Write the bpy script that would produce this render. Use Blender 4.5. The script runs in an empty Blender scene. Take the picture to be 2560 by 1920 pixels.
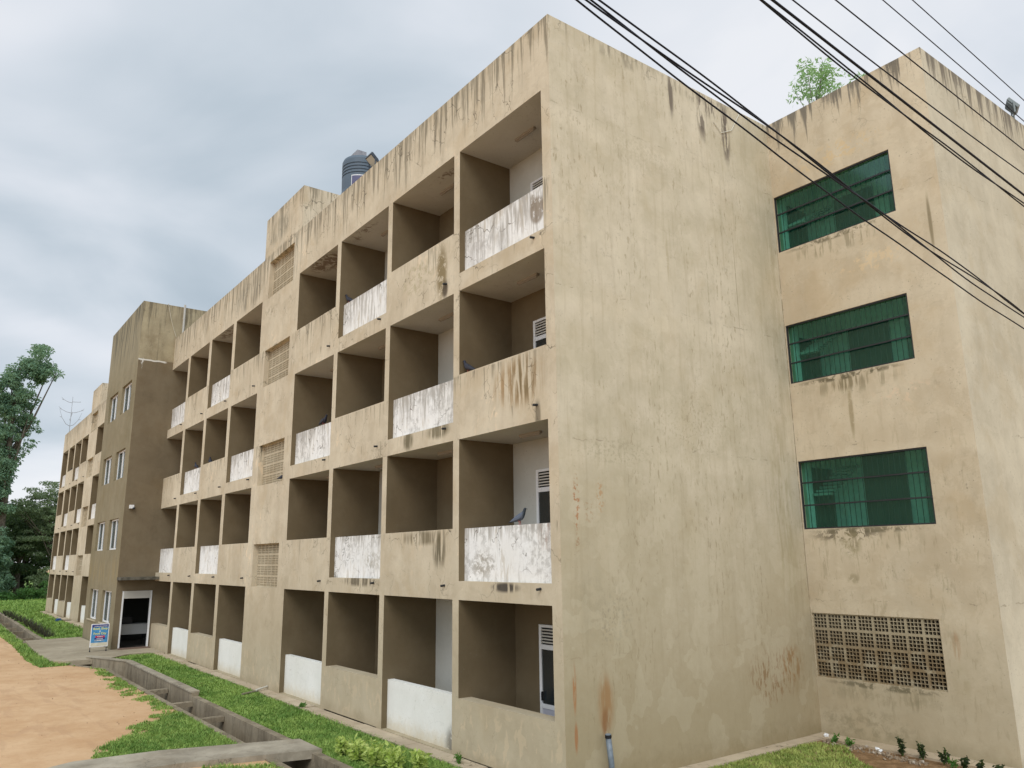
import bpy, math, random
from mathutils import Vector, Matrix, Euler, noise as mnoise
R = math.radians
random.seed(7)
scene = bpy.context.scene
COL = scene.collection

# ------------------------------------------------------------------ camera
cam_d = bpy.data.cameras.new('camera'); cam = bpy.data.objects.new('camera', cam_d); COL.objects.link(cam)
cam_d.sensor_width = 36.0; cam_d.lens = 1949.43 / 2560 * 36.0
cam_d.clip_start = 0.1; cam_d.clip_end = 3000
yaw, pitch, roll = -0.92812, 0.21996, -0.01234
fwd = Vector((math.sin(yaw) * math.cos(pitch), math.cos(yaw) * math.cos(pitch), math.sin(pitch)))
rgt = fwd.cross(Vector((0, 0, 1))).normalized(); upv = rgt.cross(fwd)
r2 = rgt * math.cos(roll) + upv * math.sin(roll); u2 = -rgt * math.sin(roll) + upv * math.cos(roll)
m = Matrix((r2, u2, -fwd)).transposed().to_4x4(); m.translation = Vector((10.278, -8.679, 3.699))
cam.matrix_world = m
scene.camera = cam

# ------------------------------------------------------------------ light and sky
SUN = Vector((0.52, -0.50, 0.70)).normalized()
sd = bpy.data.lights.new('sun', 'SUN'); sd.energy = 1.5; sd.angle = R(30); sd.color = (1.0, 0.96, 0.9)
so = bpy.data.objects.new('sun', sd); COL.objects.link(so)
so.rotation_euler = (-SUN).to_track_quat('-Z', 'Y').to_euler()
scene.view_settings.view_transform = 'Standard'; scene.view_settings.look = 'None'
scene.view_settings.exposure = 0.08; scene.view_settings.gamma = 1.0

class G:
    """small node-building helper"""
    def __init__(s, tree): s.t = tree; s.n = tree.nodes; s.l = tree.links
    def new(s, typ, **kw):
        n = s.n.new(typ)
        for k, v in kw.items(): setattr(n, k, v)
        return n
    def put(s, sock, v):
        if v is None: return
        if hasattr(v, 'is_linked') or hasattr(v, 'links'): s.l.new(v, sock)
        else:
            try: sock.default_value = v
            except Exception: sock.default_value = (v[0], v[1], v[2], 1.0)
    def m(s, op, a, b=None, c=None, clamp=False):
        n = s.new('ShaderNodeMath', operation=op, use_clamp=clamp)
        s.put(n.inputs[0], a)
        if b is not None: s.put(n.inputs[1], b)
        if c is not None: s.put(n.inputs[2], c)
        return n.outputs[0]
    def vm(s, op, a, b=None):
        n = s.new('ShaderNodeVectorMath', operation=op); s.put(n.inputs[0], a)
        if b is not None: s.put(n.inputs[1], b)
        return n.outputs[0]
    def noise(s, vec, scale=1.0, detail=4, rough=0.55, dist=0.0):
        n = s.new('ShaderNodeTexNoise'); s.put(n.inputs['Vector'], vec)
        n.inputs['Scale'].default_value = scale; n.inputs['Detail'].default_value = detail
        n.inputs['Roughness'].default_value = rough; n.inputs['Distortion'].default_value = dist
        return n.outputs['Fac']
    def vor(s, vec, scale):
        n = s.new('ShaderNodeTexVoronoi', feature='DISTANCE_TO_EDGE'); s.put(n.inputs['Vector'], vec)
        n.inputs['Scale'].default_value = scale; return n.outputs['Distance']
    def step(s, x, a, b):
        """smooth 0..1 as x goes a..b (a may be > b)"""
        n = s.new('ShaderNodeMapRange', interpolation_type='SMOOTHSTEP'); s.put(n.inputs['Value'], x)
        if a < b:
            n.inputs['From Min'].default_value = a; n.inputs['From Max'].default_value = b
            n.inputs['To Min'].default_value = 0; n.inputs['To Max'].default_value = 1
        else:
            n.inputs['From Min'].default_value = b; n.inputs['From Max'].default_value = a
            n.inputs['To Min'].default_value = 1; n.inputs['To Max'].default_value = 0
        return n.outputs['Result']
    def mix(s, f, a, b):
        n = s.new('ShaderNodeMix', data_type='RGBA'); s.put(n.inputs[0], f); s.put(n.inputs[6], a); s.put(n.inputs[7], b)
        return n.outputs[2]
    def mixf(s, f, a, b):
        n = s.new('ShaderNodeMix', data_type='FLOAT'); s.put(n.inputs[0], f); s.put(n.inputs[2], a); s.put(n.inputs[3], b)
        return n.outputs[0]
    def ramp(s, x, stops, interp='LINEAR'):
        n = s.new('ShaderNodeValToRGB'); s.put(n.inputs[0], x); cr = n.color_ramp; cr.interpolation = interp
        while len(cr.elements) < len(stops): cr.elements.new(0.5)
        for e, (p, c) in zip(cr.elements, stops):
            e.position = p; e.color = (c, c, c, 1) if not hasattr(c, '__len__') else (c[0], c[1], c[2], 1)
        return n.outputs['Color']
    def sep(s, v):
        n = s.new('ShaderNodeSeparateXYZ'); s.put(n.inputs[0], v); return n.outputs
    def comb(s, x, y, z):
        n = s.new('ShaderNodeCombineXYZ')
        for i, v in enumerate((x, y, z)): s.put(n.inputs[i], v)
        return n.outputs[0]
    def add(s, *a):
        r = a[0]
        for b in a[1:]: r = s.m('ADD', r, b)
        return r
    def mul(s, *a):
        r = a[0]
        for b in a[1:]: r = s.m('MULTIPLY', r, b)
        return r
    def mx(s, *a):
        r = a[0]
        for b in a[1:]: r = s.m('MAXIMUM', r, b)
        return r

world = bpy.data.worlds.new('World'); scene.world = world; world.use_nodes = True
g = G(world.node_tree); g.n.clear()
tc = g.new('ShaderNodeTexCoord'); d = tc.outputs['Generated']; ds = g.sep(d)
zc = g.m('ADD', g.m('MAXIMUM', ds[2], 0.0), 0.28)
pl = g.comb(g.m('DIVIDE', ds[0], zc), g.m('DIVIDE', ds[1], zc), 0.0)
pl = g.vm('ADD', pl, (3.1, 5.4, 0.0))
w1 = g.noise(pl, 0.75, 3, 0.5, 0.6); w2 = g.noise(g.vm('ADD', pl, (9, 2, 4)), 2.0, 5, 0.5, 0.5)
cl = g.add(g.mul(w1, 0.72), g.mul(w2, 0.28))
elev = g.step(ds[2], 0.02, 0.30)
cl = g.m('ADD', g.mul(g.m('SUBTRACT', cl, 0.5), 1.45), 0.5)
cl2 = g.m('ADD', cl, g.mul(g.m('SUBTRACT', 1.0, elev), 0.20))
# brighter cloud toward +Y (right part of the view)
cl2 = g.m('ADD', cl2, g.mul(g.step(ds[1], 0.42, 0.85), 0.06))
ccol = g.ramp(cl2, [(0.38, (0.43, 0.51, 0.58)), (0.46, (0.52, 0.595, 0.665)), (0.53, (0.63, 0.69, 0.755)), (0.60, (0.74, 0.78, 0.84)), (0.68, (0.84, 0.86, 0.90))])
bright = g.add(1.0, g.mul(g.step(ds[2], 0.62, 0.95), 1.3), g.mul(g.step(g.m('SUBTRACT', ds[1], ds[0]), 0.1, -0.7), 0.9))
sky = g.new('ShaderNodeTexSky', sky_type='NISHITA'); sky.sun_disc = False
sky.sun_elevation = math.asin(SUN.z); sky.sun_rotation = math.atan2(SUN.x, SUN.y)
b1 = g.new('ShaderNodeBackground'); g.put(b1.inputs[0], sky.outputs[0]); b1.inputs[1].default_value = 0.09
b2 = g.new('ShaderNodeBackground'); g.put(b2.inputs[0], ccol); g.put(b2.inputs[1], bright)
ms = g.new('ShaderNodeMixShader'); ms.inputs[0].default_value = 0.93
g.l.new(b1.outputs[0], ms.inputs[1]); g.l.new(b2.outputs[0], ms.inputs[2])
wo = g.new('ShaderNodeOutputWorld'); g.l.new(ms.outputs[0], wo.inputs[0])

# ------------------------------------------------------------------ materials
MATS = {}
def mat(name):
    mt = bpy.data.materials.new(name); mt.use_nodes = True; MATS[name] = mt
    gg = G(mt.node_tree); bs = gg.n['Principled BSDF']; bs.inputs['Roughness'].default_value = 0.85
    try: bs.inputs['Specular IOR Level'].default_value = 0.25
    except Exception: pass
    return mt, gg, bs
def pos(gg): return gg.new('ShaderNodeNewGeometry').outputs['Position']
def bump(gg, bs, h, strength=0.3, dist=0.02):
    b = gg.new('ShaderNodeBump'); b.inputs['Strength'].default_value = strength; b.inputs['Distance'].default_value = dist
    gg.put(b.inputs['Height'], h); gg.l.new(b.outputs[0], bs.inputs['Normal'])
def simple(name, c, rough=0.8, metal=0.0, var=0.0, vscale=6.0, spec=0.25, bmp=0.0):
    mt, gg, bs = mat(name)
    bs.inputs['Roughness'].default_value = rough; bs.inputs['Metallic'].default_value = metal
    bs.inputs['Specular IOR Level'].default_value = spec
    if var > 0:
        p = pos(gg); n = gg.noise(p, vscale, 5, 0.6)
        f = gg.step(n, 0.3, 0.7)
        gg.put(bs.inputs['Base Color'], gg.mix(f, tuple(x * (1 - var) for x in c) + (1,), tuple(min(1, x * (1 + var)) for x in c) + (1,)))
        if bmp: bump(gg, bs, n, bmp)
    else: bs.inputs['Base Color'].default_value = (*c, 1)
    return mt

LV = 16.0
def zramp(gg, z, pts):
    return gg.ramp(gg.m('DIVIDE', z, LV), [(max(0, min(1, a / LV)), b) for a, b in pts])

def plaster(name, c1, c2, dirt=(0.17, 0.145, 0.10), zst=None, st=1.0, cracks=0.5, patch=0.0, patch_c=(0.62, 0.47, 0.30), extra=None,
            joints=(), rough=0.92, st_thr=(0.50, 0.60), sc=(6.5, 6.5, 0.42), mott=1.0, grime=0.5, basedirt=1.0, two=None):
    mt, gg, bs = mat(name); bs.inputs['Roughness'].default_value = rough
    p = pos(gg); s = gg.sep(p)
    big = gg.noise(p, 0.35, 5, 0.6, 0.3); mid = gg.noise(p, 1.7, 6, 0.65, 0.2); fine = gg.noise(p, 22, 4, 0.6)
    col = gg.mix(gg.step(gg.add(gg.mul(big, 0.6), gg.mul(mid, 0.4)), 0.36, 0.64), (*c1, 1), (*c2, 1))
    if two:   # a different coat of paint above a height
        zz = gg.m('ADD', s[2], gg.mul(gg.m('SUBTRACT', mid, 0.5), 0.12))
        col = gg.mix(gg.step(zz, two[0] - 0.02, two[0] + 0.03), col, gg.mix(gg.step(mid, 0.35, 0.65), (*two[1], 1), (*two[2], 1)))
    sv = gg.vm('MULTIPLY', p, sc)
    s1 = gg.noise(sv, 1.0, 6, 0.62, 0.25); s2 = gg.noise(gg.vm('MULTIPLY', p, (sc[0] * 3, sc[1] * 3, sc[2] * 2)), 1.0, 4, 0.6)
    # soft pale/dark vertical washing everywhere
    wash = gg.step(gg.noise(gg.vm('MULTIPLY', p, (2.2, 2.2, 0.22)), 1.0, 4, 0.6, 0.1), 0.3, 0.75)
    col = gg.mix(gg.mul(wash, 0.28 * mott), col, tuple(x * 0.72 for x in c1) + (1,))
    ly = gg.step(gg.noise(p, 1.15, 7, 0.7, 0.5), 0.49, 0.53)
    col = gg.mix(gg.mul(ly, 0.16 * mott), col, tuple(min(1, x * 1.18) for x in c2) + (1,))
    ye = gg.step(gg.noise(gg.vm('ADD', p, (7, 3, 1)), 0.7, 6, 0.65, 0.3), 0.50, 0.66)
    col = gg.mix(gg.mul(ye, 0.30 * mott), col, (c1[0] * 0.93, c1[1] * 0.84, c1[2] * 0.70, 1))
    # blotches
    bl = gg.mul(gg.step(gg.noise(p, 4.5, 8, 0.72, 0.4), 0.55, 0.74), gg.step(big, 0.42, 0.6))
    col = gg.mix(gg.mul(bl, 0.42 * grime), col, tuple(x * 0.62 for x in dirt) + (1,))
    # pin-holes
    ph = gg.step(gg.noise(p, 21, 3, 0.55), 0.64, 0.70)
    col = gg.mix(gg.mul(ph, gg.step(mid, 0.45, 0.6), 0.5), col, (*dirt, 1))
    if patch > 0:
        pz = gg.vm('MULTIPLY', p, (1.0, 1.0, 0.55))
        pa = gg.mul(gg.step(gg.noise(pz, 4.6, 5, 0.6, 0.5), 0.55, 0.60), patch)
        pa = gg.mul(pa, gg.mx(zramp(gg, s[2], [(0.05, 0.25), (0.2, 1), (0.9, 0.8), (1.05, 0.0)]), gg.step(big, 0.56, 0.66) if patch > .5 else 0.0))
        col = gg.mix(pa, col, (*patch_c, 1))
    if zst:
        hm = zramp(gg, s[2], zst)
        a = gg.add(gg.mul(s1, 0.68), gg.mul(s2, 0.32))
        thr = gg.mixf(hm, 0.20, -0.055)     # low mask -> higher threshold
        k = gg.m('SUBTRACT', a, thr)
        stk = gg.mul(gg.step(k, st_thr[0], st_thr[1]), gg.m('POWER', hm, 0.5), st)
        col = gg.mix(gg.m('MINIMUM', stk, 0.92), col, (*dirt, 1))
    if basedirt > 0:
        bd = gg.mul(gg.step(gg.m('ADD', s[2], gg.mul(mid, 0.7)), 0.75, 0.25), 0.55 * basedirt)
        col = gg.mix(bd, col, (0.13, 0.12, 0.07, 1))
    for jz in joints:
        wob = gg.m('ADD', s[2], gg.mul(gg.m('SUBTRACT', gg.noise(p, 0.8, 9, 0.75), 0.5), 0.42))
        dd = gg.m('ABSOLUTE', gg.m('SUBTRACT', wob, jz))
        ln = gg.mul(gg.step(dd, 0.014, 0.002), gg.step(gg.noise(p, 2.7, 5, 0.7), 0.50, 0.60))
        col = gg.mix(gg.mul(ln, 0.5), col, (0.16, 0.13, 0.09, 1))
        bd2 = gg.step(gg.m('ABSOLUTE', gg.m('SUBTRACT', wob, jz - 0.28)), 0.3, 0.05)
        col = gg.mix(gg.mul(bd2, 0.14), col, tuple(min(1, x * 1.25) for x in c2) + (1,))
    h = gg.add(gg.mul(fine, 0.25), gg.mul(mid, 0.9))
    if cracks > 0:
        dv = gg.vm('ADD', p, gg.vm('MULTIPLY', gg.new('ShaderNodeTexNoise').outputs['Color'], (0, 0, 0)))
        nd = gg.new('ShaderNodeTexNoise'); gg.put(nd.inputs['Vector'], p); nd.inputs['Scale'].default_value = 3.0; nd.inputs['Detail'].default_value = 5
        dv = gg.vm('ADD', p, gg.vm('MULTIPLY', nd.outputs['Color'], (0.55, 0.55, 0.55)))
        v = gg.vor(gg.vm('MULTIPLY', dv, (1.6, 1.6, 1.0)), 1.1)
        cr = gg.mul(gg.step(v, 0.016, 0.003), gg.step(gg.noise(p, 0.9, 3, 0.6), 0.47, 0.56), cracks)
        if zst: cr = gg.mul(cr, gg.m('ADD', gg.mul(hm, 1.0), 0.12))
        col = gg.mix(cr, col, tuple(x * 0.6 for x in dirt) + (1,))
        h = gg.m('SUBTRACT', h, gg.mul(cr, 0.6))
    if extra: col = extra(gg, p, s, col)
    gg.put(bs.inputs['Base Color'], col)
    bump(gg, bs, h, 0.35, 0.02)
    return mt

def blob(gg, a, z, ca, cz, ra, rz, soft=0.35):
    """1 inside an ellipse on a wall plane (a = along-wall coord)"""
    u = gg.m('DIVIDE', gg.m('SUBTRACT', a, ca), ra); v = gg.m('DIVIDE', gg.m('SUBTRACT', z, cz), rz)
    r = gg.m('SQRT', gg.add(gg.mul(u, u), gg.mul(v, v)))
    return gg.step(r, 1.0, 1.0 - soft)

BEIGE1 = (0.475, 0.395, 0.28); BEIGE2 = (0.595, 0.515, 0.385)
# streak strength by height on the main front
ZF = [(0.0, .15), (2.6, .12), (2.95, .30), (3.24, .50), (3.30, .18), (3.9, .42), (4.30, .72), (4.36, .10), (6.0, .15), (6.25, .45), (6.50, .62),
      (6.56, .25), (7.0, .6), (7.48, .85), (7.52, .12), (9.2, .2), (9.5, .55), (9.75, .70), (9.82, .5), (10.74, .85), (10.78, .15), (12.5, .3), (12.9, .62), (13.6, .86), (14.18, 1.0), (14.3, .6), (15.0, .7), (15.7, 1.0)]
ZF = [q for q in ZF if q[0] not in (2.6, 6.0, 9.2)]
def front_extra(gg, p, s, col):
    sv = gg.vm('MULTIPLY', p, (9, 9, 0.8)); n = gg.noise(sv, 1.0, 5, 0.6, 0.3); n2 = gg.noise(p, 5, 7, 0.7, 0.4)
    def st(ca, cz, ra, rz, c, k=0.8, lo=.42, hi=.58, src=None):
        nonlocal col
        f = gg.mul(blob(gg, s[0], s[2], ca, cz, ra, rz, 0.6), gg.step(src or n, lo, hi), k)
        col = gg.mix(f, col, (*c, 1))
    col = gg.mix(gg.mul(gg.step(gg.m('ADD', s[2], gg.mul(n2, 1.6)), 5.2, 1.8), .50), col, (0.365, .29, .18, 1))
    # rust and mould runs under the corner balcony of the third floor
    st(-1.15, 6.95, 1.0, 0.62, (0.27, 0.16, 0.06), .8); st(-0.95, 7.0, .5, .6, (0.16, 0.12, 0.06), .8, .45, .6)
    st(-0.55, 6.2, .12, .4, (0.10, 0.08, 0.05), .7, .3, .5)
    st(-3.9, 10.0, .30, .85, (0.20, 0.15, 0.07), .9, .38, .5, n2); st(-3.75, 9.55, .16, .28, (0.08, 0.06, 0.04), .9, .3, .5, n2)
    st(-5.0, 10.2, 1.0, .5, (0.34, 0.29, 0.17), .6, .48, .56, n2)
    st(-10.2, 7.2, .35, .6, (0.15, 0.12, 0.07), .8); st(-10.9, 7.1, 1.2, .4, (0.22, .18, .10), .5)
    st(-3.9, 3.9, .35, .5, (0.11, 0.09, 0.05), .9, .4, .55); st(-4.6, 4.15, 1.2, .2, (0.14, 0.11, 0.06), .8)
    st(-5.3, 6.35, .3, .3, (0.13, 0.11, 0.06), .9, .4, .5); st(-4.0, 6.4, .6, .22, (0.13, 0.11, 0.06), .8, .4, .5)
    st(-8.0, 3.9, .25, .45, (0.30, 0.28, 0.12), .6, .3, .5)
    st(-1.6, 3.18, .55, .12, (0.06, 0.05, 0.04), .95, .35, .5); st(-7.6, 3.2, 1.2, .16, (0.10, 0.08, 0.05), .8, .42, .52)
    st(-13.0, 13.3, .35, 1.0, (0.20, .19, .15), .8); st(-17.5, 13.3, 2.2, .8, (0.17, .15, .11), .7); st(-14.6, 14.9, 1.4, .6, (0.20, .18, .13), .7)
    st(-15.0, 12.0, 1.0, .3, (0.17, .14, .09), .5100, .5, .6, n2)
    return col
M_front = plaster('weathered_beige_plaster', BEIGE1, BEIGE2, zst=ZF, st=0.8, cracks=0.9, patch=0.52, patch_c=(.80, .62, .42), extra=front_extra)

def side_extra(gg, p, s, col):
    y, z = s[1], s[2]
    n = gg.noise(p, 14, 4, 0.6, 0.2); nv = gg.noise(gg.vm('MULTIPLY', p, (8, 8, 1.2)), 1.0, 5, .6, .3); nn = gg.noise(p, 5, 6, .7, .4)
    def st(ca, cz, ra, rz, c, k, src, lo, hi, soft=.6):
        nonlocal col
        col = gg.mix(gg.mul(blob(gg, y, z, ca, cz, ra, rz, soft), gg.step(src, lo, hi), k), col, (*c, 1))
    col = gg.mix(gg.mul(gg.step(gg.m('ADD', z, gg.mul(nn, 3.0)), 8.5, 3.5), .6), col, (0.36, .295, .185, 1))
    sp_ = gg.noise(gg.vm('MULTIPLY', p, (13, 13, 4)), 1.0, 5, .65, .3); rg = gg.noise(gg.vm('MULTIPLY', p, (.9, .9, .3)), 1.0, 4, .6)
    col = gg.mix(gg.mul(gg.step(sp_, .56, .64), gg.step(rg, .46, .58), .5), col, (.25, .20, .115, 1))
    col = gg.mix(gg.mul(gg.step(gg.noise(gg.vm('MULTIPLY', p, (7, 7, .5)), 1.0, 6, .62, .2), .50, .66), .21), col, (.30, .245, .15, 1))
    col = gg.mix(gg.mul(gg.step(gg.m('ADD', z, gg.mul(nn, 2.0)), 4.2, 1.4), .65), col, (0.315, .245, .14, 1))
    RU = (0.33, 0.13, 0.04)
    st(.38, 4.62, .10, .62, RU, .85, n, .52, .58); st(.94, 4.75, .13, .40, (0.40, .22, .09), .5950, n, .5, .58); st(.66, 4.5, .15, .3, (0.33, .2, .10), .5100, n, .55, .6)
    st(.38, 3.95, .06, .2, (0.30, .16, .07), .5950, n, .48, .55)
    st(.90, 1.3, .24, .6, (0.31, .18, .08), .9, nv, .32, .55); st(.89, 1.0, .12, .3, (0.24, .12, .05), .85, nv, .3, .5)
    st(.22, 1.6, .05, .5, (0.36, .15, .05), .7650, nv, .40, .5); st(.23, .85, .05, .3, (0.34, .14, .05), .7650, nv, .40, .5)
    st(5.6, 1.3, 1.1, .65, (0.25, .16, .08), .85, sp_, .50, .58); st(6.2, 1.5, .5, .45, (0.27, .15, .06), .7, sp_, .46, .56); st(7.05, 6.5, .022, 7, (.12, .10, .06), .7, nn, .35, .5); st(6.3, 1.3, .5, .6, (0.27, .19, .09), .4250, nv, .4, .6)
    DK = (0.14, .115, .09)
    st(3.52, 13.75, .11, .75, DK, .9, nv, .36, .48); st(4.55, 13.6, .22, .8, DK, .95, nv, .44, .5); st(5.38, 13.4, .2, 1.0, DK, .95, nv, .45, .5)
    st(4.9, 13.9, .9, .35, DK, .8, nv, .5, .58); st(3.0, 14.0, 3.0, .22, (0.25, .22, .16), .5950, nv, .5, .6)
    st(1.3, 2.7, .45, .7, (0.30, .27, .19), .4250, n, .5, .6); st(1.0, 2.6, .25, .5, (.24, .21, .15), .4250, n, .52, .6)
    # long hairline cracks and faint repair patches
    st(5.35, 9.6, .018, 1.9, (.25, .20, .13), .6800, nn, .25, .45, .8); st(4.35, 9.0, .03, 1.7, (.30, .26, .17), .5100, nn, .4, .55); st(3.1, 9.8, .05, .7, (.33, .27, .16), .4250, nn, .35, .55)
    st(2.4, 11.9, 1.4, .5, (.34, .30, .21), .2975, n, .45, .6); st(1.4, 5.6, 1.2, .35, (.30, .27, .18), .4250, n, .5, .58); st(.7, 2.9, .5, .8, (.30, .26, .17), .3825, nn, .4, .6)
    st(3.6, 6.3, 1.6, .9, (.33, .29, .19), .4250, n, .54, .62); st(6.4, 4.5, .5, 2.8, (.31, .26, .14), .4675, nv, .42, .6); st(6.75, 9.5, .3, 4.5, (.36, .31, .2), .4250, nv, .4, .6)
    col = gg.mix(gg.mul(gg.step(gg.noise(p, 1.3, 3, .5), .55, .552), .10), col, (.66, .60, .46, 1))
    col = gg.mix(gg.mul(gg.step(gg.m('ADD', z, gg.mul(nn, .8)), 1.0, .3), .55), col, (.20, .155, .08, 1))
    # grey-green cooler lower half, warm upper part
    return col
M_end = plaster('mottled_end_wall_plaster', (0.45, 0.40, 0.285), (0.575, 0.515, 0.395), zst=[(0, .05), (12.8, .05), (13.6, .35), (14.18, .8), (16, 1)], st=.75,
                cracks=.5, extra=side_extra, joints=(12.3, 8.6, 5.75, 2.05), grime=1.0, sc=(4, 4, .3), mott=.6)
RWZ = (1.16, 4.25, 7.56, 10.79)
def right_extra(gg, p, s, col):
    x, z = s[0], s[2]
    nv = gg.noise(gg.vm('MULTIPLY', p, (8, 8, 1.0)), 1.0, 5, .6, .3); nn = gg.noise(p, 6, 7, .7, .4)
    def st(ca, cz, ra, rz, c, k, src, lo, hi, soft=.6):
        nonlocal col
        col = gg.mix(gg.mul(blob(gg, x, z, ca, cz, ra, rz, soft), gg.step(src, lo, hi), k), col, (*c, 1))
    front = gg.step(s[1], 7.2, 7.1)
    base = col
    st(1.35, 7.35, .55, .22, (.19, .15, .08), .7650, nv, .42, .52); st(1.42, 6.7, .07, .75, (.27, .21, .11), .6800, nn, .3, .5)
    st(1.0, 4.1, 1.0, .16, (.10, .08, .05), .7650, nn, .45, .52); st(1.1, 3.95, .3, .4, (.26, .22, .11), .5950, nn, .4, .55); st(1.08, 3.2, .16, .14, (.28, .23, .13), .5950, nn, .4, .5)
    st(1.4, 7.48, 1.3, .08, (.12, .1, .06), .6800, nn, .48, .56)
    st(1.5, .95, 1.6, .25, (.22, .19, .11), .5100, nn, .42, .6); st(2.98, 2.0, .09, .35, (.34, .17, .07), .5950, nv, .4, .55); st(3.0, 1.4, .2, .4, (.33, .27, .15), .4250, nn, .4, .6)
    st(1.0, .35, 1.4, .4, (.10, .10, .05), .5950, nn, .42, .62)
    sp_ = gg.noise(gg.vm('MULTIPLY', p, (11, 11, 2.5)), 1.0, 5, .65, .3)
    col = gg.mix(gg.mul(gg.step(sp_, .56, .66), gg.step(z, 9, 3), .35), col, (.27, .22, .13, 1))
    col = gg.mix(gg.mul(gg.step(gg.m('ADD', z, gg.mul(nn, 2.0)), 4.4, 1.4), .55), col, (0.34, .275, .17, 1))
    for q_ in (RWZ):
        st(1.45, q_ - .06, 1.5, .09, (.13, .11, .065), .8, nn, .44, .55); st(1.5, q_ - .25, 1.4, .28, (.24, .20, .12), .6, nv, .50, .58)
    st(3.55, 10.3, .05, .8, (.20, .16, .09), .7650, nv, .3, .5)
    st(1.6, 12.7, 1.6, .35, (.60, .44, .24), .5950, nn, .50, .56); st(2.2, 9.9, 1.1, .35, (.66, .50, .30), .5100, nn, .52, .57); st(2.6, 6.9, .9, .3, (.66, .5, .35), .5100, nn, .55, .6)
    col = gg.mix(front, base, col)
    return col
M_right = plaster('stair_block_plaster', (0.49, 0.40, 0.275), (0.60, 0.515, 0.38), zst=[(0, .03), (12.6, .08), (13.3, .5), (14.18, 1), (16, 1)], st=.95,
                  st_thr=(.50, .60), cracks=.4, extra=right_extra, joints=(11.2, 6.0, 2.75), grime=.55, sc=(6, 6, .45), dirt=(0.15, .13, .10))
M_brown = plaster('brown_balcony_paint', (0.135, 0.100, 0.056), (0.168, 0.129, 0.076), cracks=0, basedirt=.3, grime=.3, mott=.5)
M_innerwhite = plaster('white_balcony_paint', (0.46, 0.45, 0.40), (0.54, 0.53, 0.48), cracks=0, basedirt=.2, grime=.15, mott=.4)
def ceil_extra(gg, p, s, col):
    n = gg.noise(p, 5, 8, .72, .6)
    f = gg.mul(blob(gg, s[0], s[1], -11.1, .35, 1.3, .5, .5), gg.step(n, .45, .50), .85)
    f2 = gg.mul(blob(gg, s[0], s[1], -8.4, .25, 1.2, .25, .6), gg.step(n, .5, .55), .7)
    f3 = gg.mul(blob(gg, s[0], s[1], -20.4, .3, 1.4, .35, .5), gg.step(n, .48, .53), .8)
    f4 = gg.mul(blob(gg, s[0], s[1], -4.3, .35, .9, .15, .5), gg.step(n, .5, .55), .7)
    top = gg.step(s[2], 12, 12.5)
    return gg.mix(gg.mul(gg.mx(f, f2, f3, f4), top), col, (.17, .12, .09, 1))
M_ceil = plaster('off_white_soffit', (0.47, 0.46, 0.425), (0.53, 0.52, 0.485), cracks=.15, grime=.3, basedirt=0, extra=ceil_extra, mott=.3)
def block_extra(gg, p, s, col):
    up = gg.step(gg.m('ADD', s[2], gg.mul(gg.noise(p, 1.2, 4, .6), 3.0)), 13.2, 15.6)
    n = gg.noise(gg.vm('MULTIPLY', p, (4, 4, .3)), 1.0, 5, .6, .2)
    col = gg.mix(gg.mul(up, .6), col, (.31, .27, .18, 1))
    col = gg.mix(gg.mul(gg.step(s[2], 12.6, 15.2), gg.step(n, .48, .56), .75), col, (.075, .07, .05, 1))
    return gg.mix(gg.mul(gg.step(s[2], 4.4, 3.2), gg.step(s[2], 2.4, 3.2), gg.step(n, .46, .6), .5), col, (.30, .22, .10, 1))
M_block = plaster('olive_brown_block_plaster', (0.20, 0.165, 0.095), (0.245, 0.205, 0.13), zst=[(0, .2), (3.2, .35), (6, .3), (9, .35), (12, .5), (14.5, .8), (15.8, 1)], st=.75,
                  cracks=.3, dirt=(.075, .065, .045), grime=.7, extra=block_extra)
def blockside_extra(gg, p, s, col):
    n = gg.noise(gg.vm('MULTIPLY', p, (10, 10, 2)), 1.0, 4, .6)
    dd = gg.m('ABSOLUTE', gg.m('SUBTRACT', gg.m('ADD', s[2], gg.mul(gg.noise(p, 3, 3, .5), .1)), 13.02))
    ln = gg.mul(gg.step(dd, .05, .02), gg.step(s[1], -.25, -.4), gg.step(s[0], -28.35, -28.25))
    dr = gg.mul(blob(gg, s[1], s[2], -1.35, 12.8, .12, .3, .5), gg.step(n, .45, .5), gg.step(s[0], -28.35, -28.25))
    return gg.mix(gg.mul(gg.mx(ln, dr), .8), col, (.70, .68, .62, 1))
M_block_side = plaster('dark_brown_block_side_plaster', (0.155, 0.118, 0.072), (0.19, 0.15, 0.095), zst=[(0, .15), (6, .2), (12, .3), (14.5, .6), (15.8, .95)], st=.6,
                  cracks=.3, two=(13.0, (0.31, .26, .165), (0.37, .315, .205)), dirt=(.06, .05, .035), grime=.4, extra=blockside_extra)
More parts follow.
